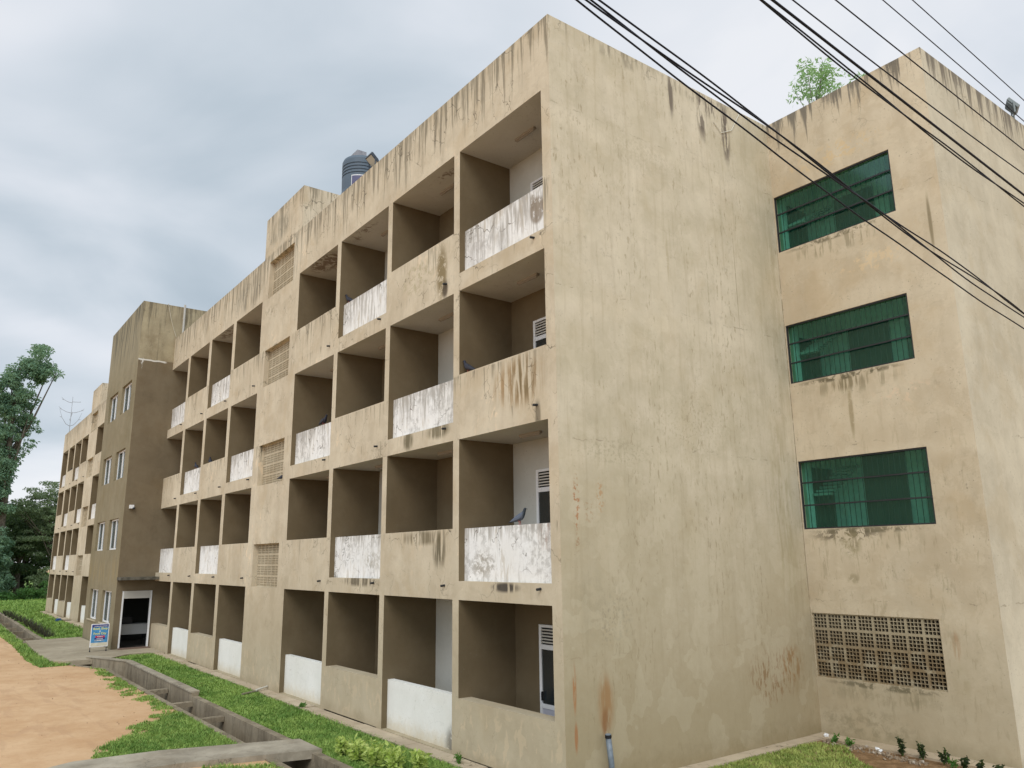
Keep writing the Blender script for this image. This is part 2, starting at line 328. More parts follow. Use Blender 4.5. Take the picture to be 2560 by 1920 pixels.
def wp_extra(gg, p, s, col):
    nv = gg.noise(gg.vm('MULTIPLY', p, (9, 9, 1.6)), 1.0, 5, .65, .3); nn = gg.noise(p, 7, 7, .7, .4); bigb = gg.noise(gg.vm('ADD', p, (3, 1, 8)), 1.1, 4, .6)
    def st(ca, cz, ra, rz, c, k, src, lo, hi, soft=.6):
        nonlocal col
        col = gg.mix(gg.mul(blob(gg, s[0], s[2], ca, cz, ra, rz, soft), gg.step(src, lo, hi), k), col, (*c, 1))
    col = gg.mix(gg.mul(gg.step(bigb, .46, .60), gg.step(nn, .44, .6), .55), col, (.34, .32, .29, 1))
    col = gg.mix(gg.mul(gg.step(bigb, .52, .40), gg.step(nv, .52, .6), .45), col, (.42, .35, .25, 1))
    st(-.62, 10.28, .26, .32, (.20, .15, .10), .7650, nn, .36, .46, .3); st(-.75, 10.5, .10, .28, (.22, .17, .12), .7225, nn, .36, .5)
    st(-1.75, 10.1, .28, .5, (.36, .34, .31), .6375, nv, .3, .6); st(-2.7, 10.0, .4, .5, (.38, .35, .32), .5100, nv, .3, .6)
    st(-.55, 4.1, .3, .35, (.25, .12, .07), .5950, nv, .42, .55); st(-2.5, 3.6, .5, .3, (.28, .24, .18), .5950, nn, .4, .55)
    st(-4.2, 7.2, .9, .45, (.33, .31, .27), .5950, nv, .42, .6); st(-7.0, 3.7, 1.0, .3, (.33, .29, .22), .5100, nn, .42, .58)
    return col
M_white_par = plaster('stained_white_paint', (0.74, 0.72, 0.68), (0.80, 0.79, 0.77), dirt=(0.24, 0.205, 0.16),
        zst=[(0, .0), (1.1, .0), (3.2, .72), (3.6, .50), (4.0, .62), (4.30, .98), (6.3, .55), (7.0, .72), (7.48, 1), (9.7, .62), (10.2, .86), (10.74, 1), (12, 1)],
        st=.7, sc=(7, 7, .9), st_thr=(.46, .62), cracks=1.0, grime=.8, basedirt=0, mott=.3, extra=wp_extra)
def wc_extra(gg, p, s, col):
    nn = gg.noise(p, 6, 7, .7, .4)
    col = gg.mix(gg.mul(gg.step(gg.m('ADD', s[2], gg.mul(nn, .6)), .75, .25), .6), col, (.55, .45, .28, 1))
    col = gg.mix(gg.mul(blob(gg, s[0], s[2], -3.5, .15, .45, .5, .6), gg.step(nn, .40, .52), .8), col, (.14, .12, .09, 1))
    return gg.mix(gg.mul(gg.step(nn, .60, .70), .3), col, (.42, .38, .30, 1))
M_white_clean = plaster('clean_white_paint', (0.70, 0.68, 0.62), (0.78, 0.76, 0.71), cracks=.08, grime=.25, basedirt=.35, mott=.25, extra=wc_extra)
M_roof = simple('roof_screed', (0.25, 0.24, 0.22), .9, var=.3, vscale=2)
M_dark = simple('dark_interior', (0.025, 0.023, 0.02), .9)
M_room = simple('stair_room_wall', (0.82, 0.82, 0.78), .8, var=.1)
M_roomdark = simple('stair_room_door', (0.05, 0.07, 0.06), .6)
M_grille = plaster('breeze_block', (0.40, 0.33, 0.225), (0.50, 0.43, 0.31), cracks=0, grime=.9, basedirt=0, dirt=(.15, .09, .05))
def gr_extra(gg, p, s, col):
    nn = gg.noise(p, 3, 6, .7, .4)
    return gg.mix(gg.mul(gg.step(gg.m('ADD', s[2], nn), 2.9, 2.2), gg.step(nn, .38, .55), .75), col, (.17, .11, .05, 1))
M_grilleR = plaster('mossy_breeze_block', (0.33, 0.275, 0.185), (0.40, 0.345, 0.235), cracks=0, grime=1.0, basedirt=0, dirt=(.12, .08, .04), extra=gr_extra)
M_alu = simple('white_aluminium', (0.72, 0.72, 0.72), .4, spec=.5)
M_alu_old = simple('cream_aluminium', (0.55, 0.53, 0.48), .5)
M_panel = simple('lilac_grey_panel', (0.46, 0.46, 0.52), .5)
M_black = simple('black_metal', (0.02, 0.022, 0.025), .5, spec=.4)
M_cable = simple('black_cable', (0.008, 0.010, 0.018), .55, spec=.2)
M_pvc = simple('grey_pvc', (0.14, 0.165, 0.19), .45, var=.25, vscale=8, spec=.4)
M_blackcap = simple('black_rubber', (0.015, 0.015, 0.018), .6)
M_fix = simple('dusty_batten', (0.30, 0.265, 0.22), .7)
def glassmat(name, tint, gloss=.35, refl=(.8, .85, .9)):
    mt = bpy.data.materials.new(name); mt.use_nodes = True; gg = G(mt.node_tree); gg.n.clear()
    b = gg.new('ShaderNodeBsdfPrincipled'); b.inputs['Base Color'].default_value = (*tint, 1); b.inputs['Roughness'].default_value = .06
    b.inputs['Specular IOR Level'].default_value = gloss * 2
    o_ = gg.new('ShaderNodeOutputMaterial'); gg.l.new(b.outputs[0], o_.inputs[0]); return mt
M_glass = glassmat('dark_window_glass', (.02, .027, .03), .8)
def greenglass():
    mt = bpy.data.materials.new('green_translucent_sheet'); mt.use_nodes = True; gg = G(mt.node_tree); gg.n.clear()
    t = gg.new('ShaderNodeBsdfTransparent'); t.inputs[0].default_value = (.38, .76, .66, 1)
    df = gg.new('ShaderNodeBsdfDiffuse'); df.inputs[0].default_value = (.02, .16, .115, 1)
    gl = gg.new('ShaderNodeBsdfGlossy'); gl.inputs[0].default_value = (.5, .8, .7, 1); gl.inputs[1].default_value = .12
    m1 = gg.new('ShaderNodeMixShader'); m1.inputs[0].default_value = .10; gg.l.new(t.outputs[0], m1.inputs[1]); gg.l.new(df.outputs[0], m1.inputs[2])
    m2 = gg.new('ShaderNodeMixShader'); m2.inputs[0].default_value = .07; gg.l.new(m1.outputs[0], m2.inputs[1]); gg.l.new(gl.outputs[0], m2.inputs[2])
    o_ = gg.new('ShaderNodeOutputMaterial'); gg.l.new(m2.outputs[0], o_.inputs[0]); return mt
M_green = greenglass()

# ------------------------------------------------------------------ mesh helpers
class MB:
    def __init__(s): s.v = []; s.f = []; s.mi = []; s.mats = []
    def mid(s, mt):
        if mt not in s.mats: s.mats.append(mt)
        return s.mats.index(mt)
    def face(s, pts, mt=None):
        b = len(s.v); s.v += [tuple(p) for p in pts]; s.f.append(tuple(range(b, b + len(pts)))); s.mi.append(s.mid(mt) if mt else 0)
    def box(s, x0, x1, y0, y1, z0, z1, mt=None, M=None):
        P = [Vector(p) for p in ((x0, y0, z0), (x1, y0, z0), (x1, y1, z0), (x0, y1, z0), (x0, y0, z1), (x1, y0, z1), (x1, y1, z1), (x0, y1, z1))]
        if M: P = [M @ p for p in P]
        b = len(s.v); s.v += [tuple(p) for p in P]; k = s.mid(mt) if mt else 0
        for q in ((0, 3, 2, 1), (4, 5, 6, 7), (0, 1, 5, 4), (1, 2, 6, 5), (2, 3, 7, 6), (3, 0, 4, 7)):
            s.f.append(tuple(b + i for i in q)); s.mi.append(k)
    def tube(s, pts, rads, n=8, mt=None, caps=True, squash=1.0):
        if not hasattr(rads, '__len__'): rads = [rads] * len(pts)
        pts = [Vector(p) for p in pts]; k = s.mid(mt) if mt else 0
        b = len(s.v); prev = None
        for i, p in enumerate(pts):
            d = (pts[min(i + 1, len(pts) - 1)] - pts[max(i - 1, 0)]).normalized()
            if prev is None:
                a = d.cross(Vector((0, 0, 1)) if abs(d.z) < .9 else Vector((1, 0, 0))).normalized()
            else: a = (prev - d * prev.dot(d)).normalized()
            prev = a; c = d.cross(a)
            for j in range(n):
                t = 2 * math.pi * j / n
                s.v.append(tuple(p + (a * math.cos(t) + c * math.sin(t) * squash) * rads[i]))
        for i in range(len(pts) - 1):
            for j in range(n):
                j2 = (j + 1) % n
                s.f.append((b + i * n + j, b + i * n + j2, b + (i + 1) * n + j2, b + (i + 1) * n + j)); s.mi.append(k)
        if caps:
            s.f.append(tuple(b + j for j in range(n))[::-1]); s.mi.append(k)
            e = b + (len(pts) - 1) * n; s.f.append(tuple(e + j for j in range(n))); s.mi.append(k)
    def build(s, name, mt=None, parent=None, smooth=False, loc=None):
        me = bpy.data.meshes.new(name)
        v = s.v
        me.from_pydata(v, [], s.f)
        mats = s.mats if s.mats else ([mt] if mt else [])
        for q in mats: me.materials.append(q)
        if len(mats) > 1: me.polygons.foreach_set('material_index', s.mi)
        if smooth: me.polygons.foreach_set('use_smooth', [True] * len(me.polygons))
        me.update(); o = bpy.data.objects.new(name, me); COL.objects.link(o)
        if parent: o.parent = parent
        if loc: o.location = loc
        return o
def tag(o, label=None, cat=None, group=None, kind=None):
    if label: o['label'] = label
    if cat: o['category'] = cat
    if group: o['group'] = group
    if kind: o['kind'] = kind
    return o
def empty(name, loc=(0, 0, 0), rz=0.0):
    o = bpy.data.objects.new(name, None); COL.objects.link(o); o.location = loc; o.rotation_euler = (0, 0, rz); o.empty_display_size = .2
    return o
def copy_tree(o, parent=None):
    c = o.copy(); COL.objects.link(c)
    if parent: c.parent = parent
    for ch in [q for q in bpy.data.objects if q.parent == o]:
        copy_tree(ch, c)
    return c

def voxel(name, xs, ys, zs, solid, matf, parent=None, skip=None):
    """one clean shell round the solid cells of a non-uniform grid"""
    xs = sorted(set(round(a, 4) for a in xs)); ys = sorted(set(round(a, 4) for a in ys)); zs = sorted(set(round(a, 4) for a in zs))
    nx, ny, nz = len(xs) - 1, len(ys) - 1, len(zs) - 1
    S = [[[solid((xs[i] + xs[i + 1]) / 2, (ys[j] + ys[j + 1]) / 2, (zs[k] + zs[k + 1]) / 2) for k in range(nz)] for j in range(ny)] for i in range(nx)]
    vid = {}; V = []; F = []; MI = []; mats = []
    def vv(i, j, k):
        if (i, j, k) not in vid: vid[(i, j, k)] = len(V); V.append((xs[i], ys[j], zs[k]))
        return vid[(i, j, k)]
    def inside(i, j, k): return 0 <= i < nx and 0 <= j < ny and 0 <= k < nz and S[i][j][k]
    for i in range(nx):
        for j in range(ny):
            for k in range(nz):
                if not S[i][j][k]: continue
                for (di, dj, dk, q) in ((1, 0, 0, ((1, 0, 0), (1, 1, 0), (1, 1, 1), (1, 0, 1))), (-1, 0, 0, ((0, 0, 0), (0, 0, 1), (0, 1, 1), (0, 1, 0))),
                                        (0, 1, 0, ((0, 1, 0), (0, 1, 1), (1, 1, 1), (1, 1, 0))), (0, -1, 0, ((0, 0, 0), (1, 0, 0), (1, 0, 1), (0, 0, 1))),
                                        (0, 0, 1, ((0, 0, 1), (1, 0, 1), (1, 1, 1), (0, 1, 1))), (0, 0, -1, ((0, 0, 0), (0, 1, 0), (1, 1, 0), (1, 0, 0)))):
                    if inside(i + di, j + dj, k + dk): continue
                    P = [vv(i + a, j + b, k + c) for a, b, c in q]
                    c = tuple(sum(V[t][w] for t in P) / 4 for w in range(3))
                    mt = matf((di, dj, dk), c)
                    if mt is None: continue
                    if mt not in mats: mats.append(mt)
                    F.append(tuple(P)); MI.append(mats.index(mt))
    me = bpy.data.meshes.new(name); me.from_pydata(V, [], F)
    for q in mats: me.materials.append(q)
    me.polygons.foreach_set('material_index', MI); me.update()
    o = bpy.data.objects.new(name, me); COL.objects.link(o)
    if parent: o.parent = parent
    return o

# ------------------------------------------------------------------ building data (metres)
Z = [0.0, 2.91, 6.11, 9.34, 12.63]            # opening tops of floors 1..4
S_ = [0.06, 3.27, 6.50, 9.74]                  # bottoms of the parapet panels
P_ = [1.08, 4.30, 7.48, 10.74]                 # parapet tops
ROOF = 14.18; TOW = 15.69; BLK = 15.81
BD = 1.39                                       # balcony depth
near_bays = [(-3.16, -0.26), (-6.30, -3.39), (-9.38, -6.53), (-12.51, -9.63)]
mid_bays = [(-18.75, -15.92), (-21.89, -19.09), (-25.07, -22.23), (-28.23, -25.41)]
far_bays_in = [(-47.78, -44.98), (-44.75, -41.9), (-41.6, -38.75), (-38.45, -35.62)]
far_bays_out = [(-63.42, -60.62), (-59.95, -57.30), (-56.85, -54.13), (-53.82, -51.17)]
# white[level][bay 0..3], bay 0 is farthest from its stair tower for the outer sets
def white_near(lv, i): return (lv + i) % 2 == 1          # i=0 is the corner bay, lv 0 = ground floor
def white_mid(lv, i): return (lv + i) % 2 == 0            # i=0 is next to the tower
def white_farin(lv, i): return (lv + i) % 2 == 0          # i=0 next to far tower (B5 like)
def white_farout(lv, i): return (lv + i) % 2 == (1 if lv % 2 == 0 else 1)
TW = (-15.92, -12.51); FT = (-51.17, -47.78)              # stair tower x ranges
GR = (-15.37, -13.10); FGR = (-50.55, -48.35)
GZ = [(2.92, 4.24), (6.11, 7.44), (9.43, 10.71), (12.58, 13.91)]

bld = empty('apartment_building', (0, 0, 0))
tag(bld, 'long four storey concrete apartment building with weathered beige walls and rows of recessed balconies', 'building')

def wing(name, x0, x1, bays, ydeep, roofz, front=M_front, endmat=None, extra_void=None, xs_extra=(), label=None):
    """bays: list of (l, r, [white flags per level])"""
    xs = [x0, x1, x0 + .2, x1 - .2] + list(xs_extra); ys = [0, .14, .30, BD, ydeep - .2, ydeep]; zs = [-.35, roofz, 13.25]
    for l, r, w in bays: xs += [l, r]
    for k in range(4): zs += [Z[k + 1], S_[k]]
    for k in range(1, 4): zs.append(Z[k] + .2)
    def inbay(x):
        for l, r, w in bays:
            if l < x < r: return w
        return None
    def solid(x, y, z):
        if z > 13.25: return x < x0 + .2 or x > x1 - .2 or y < .3 or y > ydeep - .2
        w = inbay(x)
        if w is None or y > BD: return True
        for k in range(4):
            fl = (Z[k] + .2) if k else 0.06
            if fl < z < Z[k + 1]:
                if k and z < S_[k]: return y < .30        # edge beam under the parapet
                return False
        return True
    def matf(n, c):
        x, y, z = c
        if z > 13.2 and y > .01 and abs(n[1]) + abs(n[2]) and y < ydeep - .01 and n[2] == 1 and z < 13.3: return M_roof
        if n == (1, 0, 0) and abs(x - x1) < 1e-3: return endmat or front
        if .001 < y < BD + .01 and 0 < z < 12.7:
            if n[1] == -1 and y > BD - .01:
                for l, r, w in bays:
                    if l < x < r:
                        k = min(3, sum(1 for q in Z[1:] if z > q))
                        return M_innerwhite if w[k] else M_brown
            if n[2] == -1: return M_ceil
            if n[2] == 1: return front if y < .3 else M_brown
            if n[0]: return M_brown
        return front
    o = voxel(name, xs, ys, zs, solid, matf, bld)
    if label: o['label'] = label
    return o

def parapets(bays, clean_ground=True):
    for l, r, w in bays:
        for k in range(4):
            m_ = MB()
            if w[k]:
                m_.box(l, r, .14, .30, S_[k] if k else .06, P_[k])
                o = m_.build('balcony_parapet', M_white_par if k else M_white_clean, bld)
                o['label'] = 'recessed white painted parapet' if k else 'clean white ground floor parapet'
            else:
                m_.box(l, r, 0, .30, S_[k] if k else -.3, P_[k])
                o = m_.build('balcony_parapet', M_front, bld); o['label'] = 'beige parapet flush with the front'

nb = [(l, r, [white_near(k, i) for k in range(4)]) for i, (l, r) in enumerate(near_bays)]
mb = [(l, r, [white_mid(k, i) for k in range(4)]) for i, (l, r) in enumerate(mid_bays)]
fi = [(l, r, [white_farin(k, i) for k in range(4)]) for i, (l, r) in enumerate(far_bays_in)]
fo = [(l, r, [white_farout(k, i) for k in range(4)]) for i, (l, r) in enumerate(far_bays_out)]
wing('wing_wall', TW[1], 0.0, nb, 12.0, ROOF, endmat=M_end, label='near wing wall beside the corner')
wing('wing_wall', -28.23, TW[0], mb, 12.0, ROOF, label='middle wing wall between stair tower and entrance block')
wing('wing_wall', FT[1], -35.58, fi, 12.0, ROOF, label='wing wall beyond the entrance block')
wing('wing_wall', -63.65, FT[0], fo, 12.0, ROOF, label='far end wing wall')
for bset in (nb, mb, fi, fo): parapets(bset)

def tower(x0, x1, gx0, gx1, label):
    xs = [x0, x1, gx0, gx1, x0 + .25, x1 - .25]; ys = [0, .16, .24, 1.6, 5.0]; zs = [-.35, TOW, 15.3, 12.63] + [q for p in GZ for q in p]
    def solid(x, y, z):
        if z > 15.3: return x < x0 + .25 or x > x1 - .25 or y < .24 or y > 1.6
        if gx0 < x < gx1 and y < 1.6:
            for a, b in GZ:
                if a < z < b: return False
        return True
    def matf(n, c):
        x, y, z = c
        if n[2] == 1 and abs(z - 15.3) < .01: return M_roof
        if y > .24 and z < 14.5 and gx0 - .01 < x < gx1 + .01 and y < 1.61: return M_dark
        if n[0] and .01 < y and z < 12.62 and (x < x0 + .01 or x > x1 - .01): return M_brown
        return M_front
    o = voxel('stair_tower', xs, ys, zs, solid, matf, bld); o['label'] = label

def hole_grid(name, x0, x1, y0, y1, z0, z1, cols, rows, frac_h, frac_v, mt, label=None, grp=4, big=.5):
    """perforated slab: blocks of grp x grp holes"""
    def line(a, b, nblk, frac, gn):
        out = []; bw = (b - a) / nblk
        for i in range(nblk):
            base = a + i * bw; marg = bw * .06; cell = (bw - 2 * marg) / gn
            for j in range(gn):
                c0 = base + marg + j * cell; out.append((c0 + cell * frac / 2, c0 + cell * (1 - frac / 2)))
        return out
    HX = line(x0, x1, cols, frac_h, grp); HZ = line(z0, z1, rows, frac_v, 4)
    xs = [x0] + [q for p in HX for q in p] + [x1]; zs = [z0] + [q for p in HZ for q in p] + [z1]
    hx = lambda i: i % 2 == 1
    V = []; F = []
    nx, nz = len(xs), len(zs)
    for y in (y0, y1):
        for x in xs:
            for z in zs: V.append((x, y, z))
    I = lambda s, i, k: s * nx * nz + i * nz + k
    for i in range(nx - 1):
        for k in range(nz - 1):
            hole = (i % 2 == 1) and (k % 2 == 1)
            if not hole:
                F.append((I(0, i, k), I(0, i + 1, k), I(0, i + 1, k + 1), I(0, i, k + 1)))
                F.append((I(1, i, k), I(1, i, k + 1), I(1, i + 1, k + 1), I(1, i + 1, k)))
            else:
                for (a, b) in (((i, k), (i + 1, k)), ((i + 1, k), (i + 1, k + 1)), ((i + 1, k + 1), (i, k + 1)), ((i, k + 1), (i, k))):
                    F.append((I(0, *a), I(0, *b), I(1, *b), I(1, *a)))
    me = bpy.data.meshes.new(name); me.from_pydata(V, [], F); me.materials.append(mt); me.update()
    o = bpy.data.objects.new(name, me); COL.objects.link(o); o.parent = bld
    if label: o['label'] = label
    return o
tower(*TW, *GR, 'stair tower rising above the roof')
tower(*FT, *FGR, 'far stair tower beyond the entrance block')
for a, b in GZ:
    hole_grid('ventilation_grille', GR[0], GR[1], .16, .24, a, b, 7, 4, .22, .24, M_grille)
    hole_grid('ventilation_grille', FGR[0], FGR[1], .16, .24, a, b, 7, 4, .22, .24, M_grille)

# ---- entrance block that steps out of the front
BX0, BX1, BY = -35.58, -28.23, -1.54
WINX = [(-31.40, -29.23), (-34.59, -32.45)]
WINZ = [(1.07, 2.48), (4.31, 5.71), (7.56, 8.94), (10.78, 12.18)]
DY = (-1.285, -0.07); DZ = 2.5
def block():
    xs = [BX0, BX1, BX0 + .25, BX1 - .25, -33.5] + [q for p in WINX for q in p]; ys = [BY, BY + .12, BY + .25, DY[0], DY[1], .3, 2.2, 11.8, 12.0]
    zs = [-.35, 0.03, DZ, 2.8, BLK, 15.2] + [q for p in WINZ for q in p]
    def solid(x, y, z):
        if z > 15.2: return x < BX0 + .25 or x > BX1 - .25 or y < BY + .25 or y > 11.8
        if y < BY + .25:
            for a, b in WINX:
                if a < x < b:
                    for c, d_ in WINZ:
                        if c < z < d_: return False
            return True
        if x > BX1 - .25: return not (DY[0] < y < DY[1] and .03 < z < DZ)
        if -33.5 < x and y < 2.2 and .03 < z < 2.8: return False
        return True
    def matf(n, c):
        x, y, z = c
        if n[2] == 1 and abs(z - 15.2) < .01: return M_roof
        if n == (1, 0, 0) and x > BX1 - .01: return M_block_side
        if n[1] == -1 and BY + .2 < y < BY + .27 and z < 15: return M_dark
        if y > BY + .26 and z < 2.81 and x < BX1 - .24: return shop_mat if n[2] != 1 else shop_floor
        return M_block
    o = voxel('entrance_block_wall', xs, ys, zs, solid, matf, bld); o['label'] = 'olive brown block standing forward of the balconies'
shop_mat = simple('shop_wall', (0.10, 0.10, 0.085), .9); shop_floor = simple('shop_floor_tiles', (0.16, .14, .12), .5100, var=.2, vscale=5)
block()
def cleargl():
    mt = bpy.data.materials.new('clear_window_glass'); mt.use_nodes = True; gg = G(mt.node_tree); gg.n.clear()
    t = gg.new('ShaderNodeBsdfTransparent'); t.inputs[0].default_value = (.7, .75, .75, 1); gl = gg.new('ShaderNodeBsdfGlossy'); gl.inputs[0].default_value = (.9, .95, 1, 1); gl.inputs[1].default_value = .03
    m1 = gg.new('ShaderNodeMixShader'); m1.inputs[0].default_value = .22; gg.l.new(t.outputs[0], m1.inputs[1]); gg.l.new(gl.outputs[0], m1.inputs[2])
    o_ = gg.new('ShaderNodeOutputMaterial'); gg.l.new(m1.outputs[0], o_.inputs[0]); return mt
M_glasscl = cleargl()
M_curtain = simple('net_curtain', (0.42, 0.41, 0.45), .9, var=.25, vscale=9)
def make_window():
    """w=2.15, h=1.40, origin bottom centre, faces -Y"""
    w = MB(); W, H = 2.15, 1.41; t = .07
    w.box(-W / 2, W / 2, 0, .06, 0, t); w.box(-W / 2, W / 2, 0, .06, H - t, H)
    w.box(-W / 2, -W / 2 + t, 0, .06, t, H - t); w.box(W / 2 - t, W / 2, 0, .06, t, H - t)
    w.box(-.05, .05, -.012, .055, t, H - t)
    return w
wm = make_window().build('window', M_alu); wm.parent = bld
gm_ = MB(); gm_.box(-1.0, 1.0, .030, .036, .07, 1.34); gp = gm_.build('pane', M_glasscl); gp.parent = wm
for a, b in ((-.98, -.62), (.25, .98)):
    gm_ = MB(); n = 14
    for i in range(n):
        x0 = a + (b - a) * i / n; x1 = a + (b - a) * (i + 1) / n; y0 = .075 + .012 * (i % 2); y1 = .075 + .012 * ((i + 1) % 2)
        gm_.face([(x0, y0, .075), (x1, y1, .075), (x1, y1, 1.33), (x0, y0, 1.33)])
    gc = gm_.build('curtain', M_curtain); gc.parent = wm
first = True
for a, b in WINX:
    for c, d_ in WINZ:
        if first: o = wm; first = False
        else: o = copy_tree(wm, bld)
        o.location = ((a + b) / 2, BY + .12, c); o.scale = ((b - a) / 2.15, 1, (d_ - c) / 1.41)
sl = MB()
for a, b in WINX: sl.box(a - .06, b + .06, BY - .05, BY + .095, WINZ[0][0] - .06, WINZ[0][0] - .003)
sl.build('window_sill', simple('tan_sill', (.42, .35, .24), .8), bld)
# canopy, shutter, door frame
cb = MB(); cb.box(BX1 + .002, -27.42, BY - .02, -.003, 2.98, 3.10); co = cb.build('canopy', simple('mossy_concrete_edge', (.10, .09, .07), .8075, var=.4, vscale=5), bld)
df = MB()
df.box(BX1 - .10, BX1 + .03, DY[0] + .002, DY[0] + .065, .05, DZ - .003); df.box(BX1 - .10, BX1 + .03, DY[1] - .065, DY[1] - .002, .05, DZ - .003)
do = df.build('door_frame', M_alu, bld)
sh = MB()
sh.box(BX1 - .14, BX1 + .02, DY[0] + .067, DY[1] - .067, 2.18, DZ - .004)
for i in range(5): sh.box(BX1 + .0205, BX1 + .035, DY[0] + .067, DY[1] - .067, 2.20 + i * .058, 2.235 + i * .058)
sho = sh.build('roller_shutter', M_alu_old, bld); sho['label'] = 'rolled up white metal shutter'
st_ = MB(); st_.box(BX1 + .002, -27.85, DY[0] - .02, DY[1] + .02, .085, .12); st_.build('door_step', simple('red_brown_step', (.18, .12, .09), .9), bld)
# desk and dark box inside the shop
tb = empty('shop_desk', (-30.0, -.45, .03)); tag(tb, 'pale desk standing in the dark shop behind the open doorway', 'desk')
q = MB(); q.box(-.35, .35, -.62, .62, .93, .97); q.build('desktop', simple('desk_white', (.5, .5, .48), .6), tb)
q = MB(); q.box(.30, .34, -.60, .60, .52, .93); q.build('front_panel', simple('desk_panel', (.55, .55, .53), .6), tb)
for sx in (-.3, .27):
    for sy in (-.58, .55):
        q = MB(); q.box(sx, sx + .03, sy, sy + .03, .0, .52 if sx > 0 else .93); q.build('leg', M_black, tb)
q = MB(); q.box(-.2, .15, -.42, .10, .0, .28); q.box(-.16, .11, -.38, .06, .28, .31)
q = q.build('printer', simple('printer_black', (.02, .02, .022), .4), None, loc=(-30.0, -.55, 1.002)); tag(q, 'black printer resting on the pale desk in the shop', 'printer')

# ---- right stair block with green windows
RW = [(1.16, 2.47), (4.25, 5.76), (7.56, 8.96), (10.79, 12.22)]
RX1 = 3.82; RY = 7.06
M_rside = plaster('pale_side_plaster', (0.43, 0.385, 0.285), (0.53, 0.485, 0.37), zst=[(0, .03), (12.6, .08), (13.3, .5), (14.18, 1), (16, 1)], st=.95,
                  st_thr=(.47, .58), cracks=.4, joints=(11.2, 6.0, 2.75), grime=.5, sc=(6, 6, .45), dirt=(0.15, .13, .10))
def rightblock():
    xs = [-6.0, 0.0, .02, 1.9, 2.72, 2.90, RX1, RX1 - .25, -5.75, 3.4]; ys = [RY, RY + .03, RY + .25, 8.9, 12.0, 20.0, 19.75]; zs = [-.35, ROOF, 13.3, .2, 3.2, 3.45, 6.3, 6.55, 9.7, 9.95, 13.1] + [q for p in RW for q in p]
    def solid(x, y, z):
        if x < 0 and y < 12.0: return False
        if z > 13.3: return x < -5.75 or x > RX1 - .25 or y < RY + .25 or y > 19.75
        if x > 0 and y < RY + .25:
            for i, (a, b) in enumerate(RW):
                xr = 2.72 if i == 0 else 2.90
                if .02 < x < xr and a < z < b: return False
            return True
        if (.02 < x < 3.4 and y < 8.9) or (1.9 < x < 3.4 and z > 3.3):  # passage through to the rear is added, unseen, to let daylight onto the landings
            for a, b in ((.2, 3.2), (3.45, 6.3), (6.55, 9.7), (9.95, 13.1)):
                if a < z < b: return False
        return True
    def matf(n, c):
        x, y, z = c
        if n[2] == 1 and abs(z - 13.3) < .01: return M_roof
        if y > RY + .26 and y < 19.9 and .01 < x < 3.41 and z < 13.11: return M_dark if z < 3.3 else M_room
        if n == (-1, 0, 0) and x < .01 and y < 12: return None
        if n == (1, 0, 0) and x > RX1 - .01: return M_rside
        return M_right
    o = voxel('stair_block_wall', xs, ys, zs, solid, matf, bld); o['label'] = 'stair block at the right with the green windows'
rightblock()
hole_grid('ventilation_grille', .02, 2.72, RY + .03, RY + .11, *RW[0], 8, 4, .15, .19, M_grilleR, 'mossy breeze block screen low on the stair block')
for i in (1, 2, 3):
    z0, z1 = RW[i]; H = z1 - z0
    w = empty('green_window', (0, RY, z0)); w.parent = bld
    f_ = MB()
    f_.box(.022, 2.898, .02, .06, .002, .03); f_.box(.022, 2.898, .02, .06, H - .035, H - .002); f_.box(.022, .05, .02, .06, .03, H - .035); f_.box(2.87, 2.898, .02, .06, .03, H - .035)
    for t in ((.485, .315) if i < 3 else (.66, .31)): pass
    for zz in (H * .345, H * .675): f_.box(.05, 2.87, .015, .05, zz - .016, zz + .016)
    f_.build('window_frame', M_black, w)
    b_ = MB(); n = 24
    for j in range(1, n): x = .05 + j * 2.82 / n; b_.box(x - .006, x + .006, .095, .105, .03, H - .035)
    b_.build('window_bars', M_black, w)
    p_ = MB(); p_.face([(.05, .085, .03), (2.87, .085, .03), (2.87, .085, H - .03), (.05, .085, H - .03)]); p_.build('pane', M_green, w)
    # things of the stair landing behind
    r_ = MB()
    fz = (3.45, 6.55, 9.95)[i - 1] - z0
    r_.box(.55, 1.55, 1.78, 1.837, fz + .005, fz + 2.5)
    r_.box(.023, .06, .5, 1.3, fz + .005, fz + 2.2)
    r_.build('landing_door', M_roomdark, w)
    s_ = MB()
    for t in range(9): s_.box(.062, .5, .4 + t * .15, .552 + t * .15, .75 + t * .085, .80 + t * .085)
    s_.build('stair_flight', simple('stair_concrete', (.35, .37, .33), .8) if i == 1 else bpy.data.materials['stair_concrete'], w)

# ---- balcony doors, tube lights and drain spouts
def make_door():
    d0 = MB(); W, H = .95, 2.36
    d0.box(0, .07, -.05, 0, 0, H); d0.box(W - .07, W, -.05, 0, 0, H); d0.box(.07, W - .07, -.05, 0, H - .05, H); d0.box(.07, W - .07, -.05, 0, 1.90, 1.99); d0.box(.07, W - .07, -.05, 0, .82, .90); d0.box(.07, W - .07, -.05, 0, 0, .06)
    return d0
dr0 = make_door().build('balcony_door', M_alu, bld)
x_ = MB(); x_.box(.07, .88, -.03, -.02, .90, 1.90); x_.build('pane', M_glass, dr0)
x_ = MB(); x_.box(.07, .88, -.035, -.02, .06, .82); x_.build('lower_panel', M_panel, dr0)
x_ = MB()
for j in range(5): x_.box(.08, .87, -.05, -.02, 2.02 + j * .058, 2.045 + j * .058, None, None)
x_.box(.07, .88, -.018, -.012, 1.99, 2.31, M_dark)
x_.mi[:] = [0] * (len(x_.mi) - 6) + [1] * 6; x_.mats = [M_alu_old, M_dark]
x_.build('louvre', None, dr0)
x_ = MB(); x_.box(.085, .105, -.09, -.052, .96, 1.12); x_.build('door_handle', M_black, dr0)
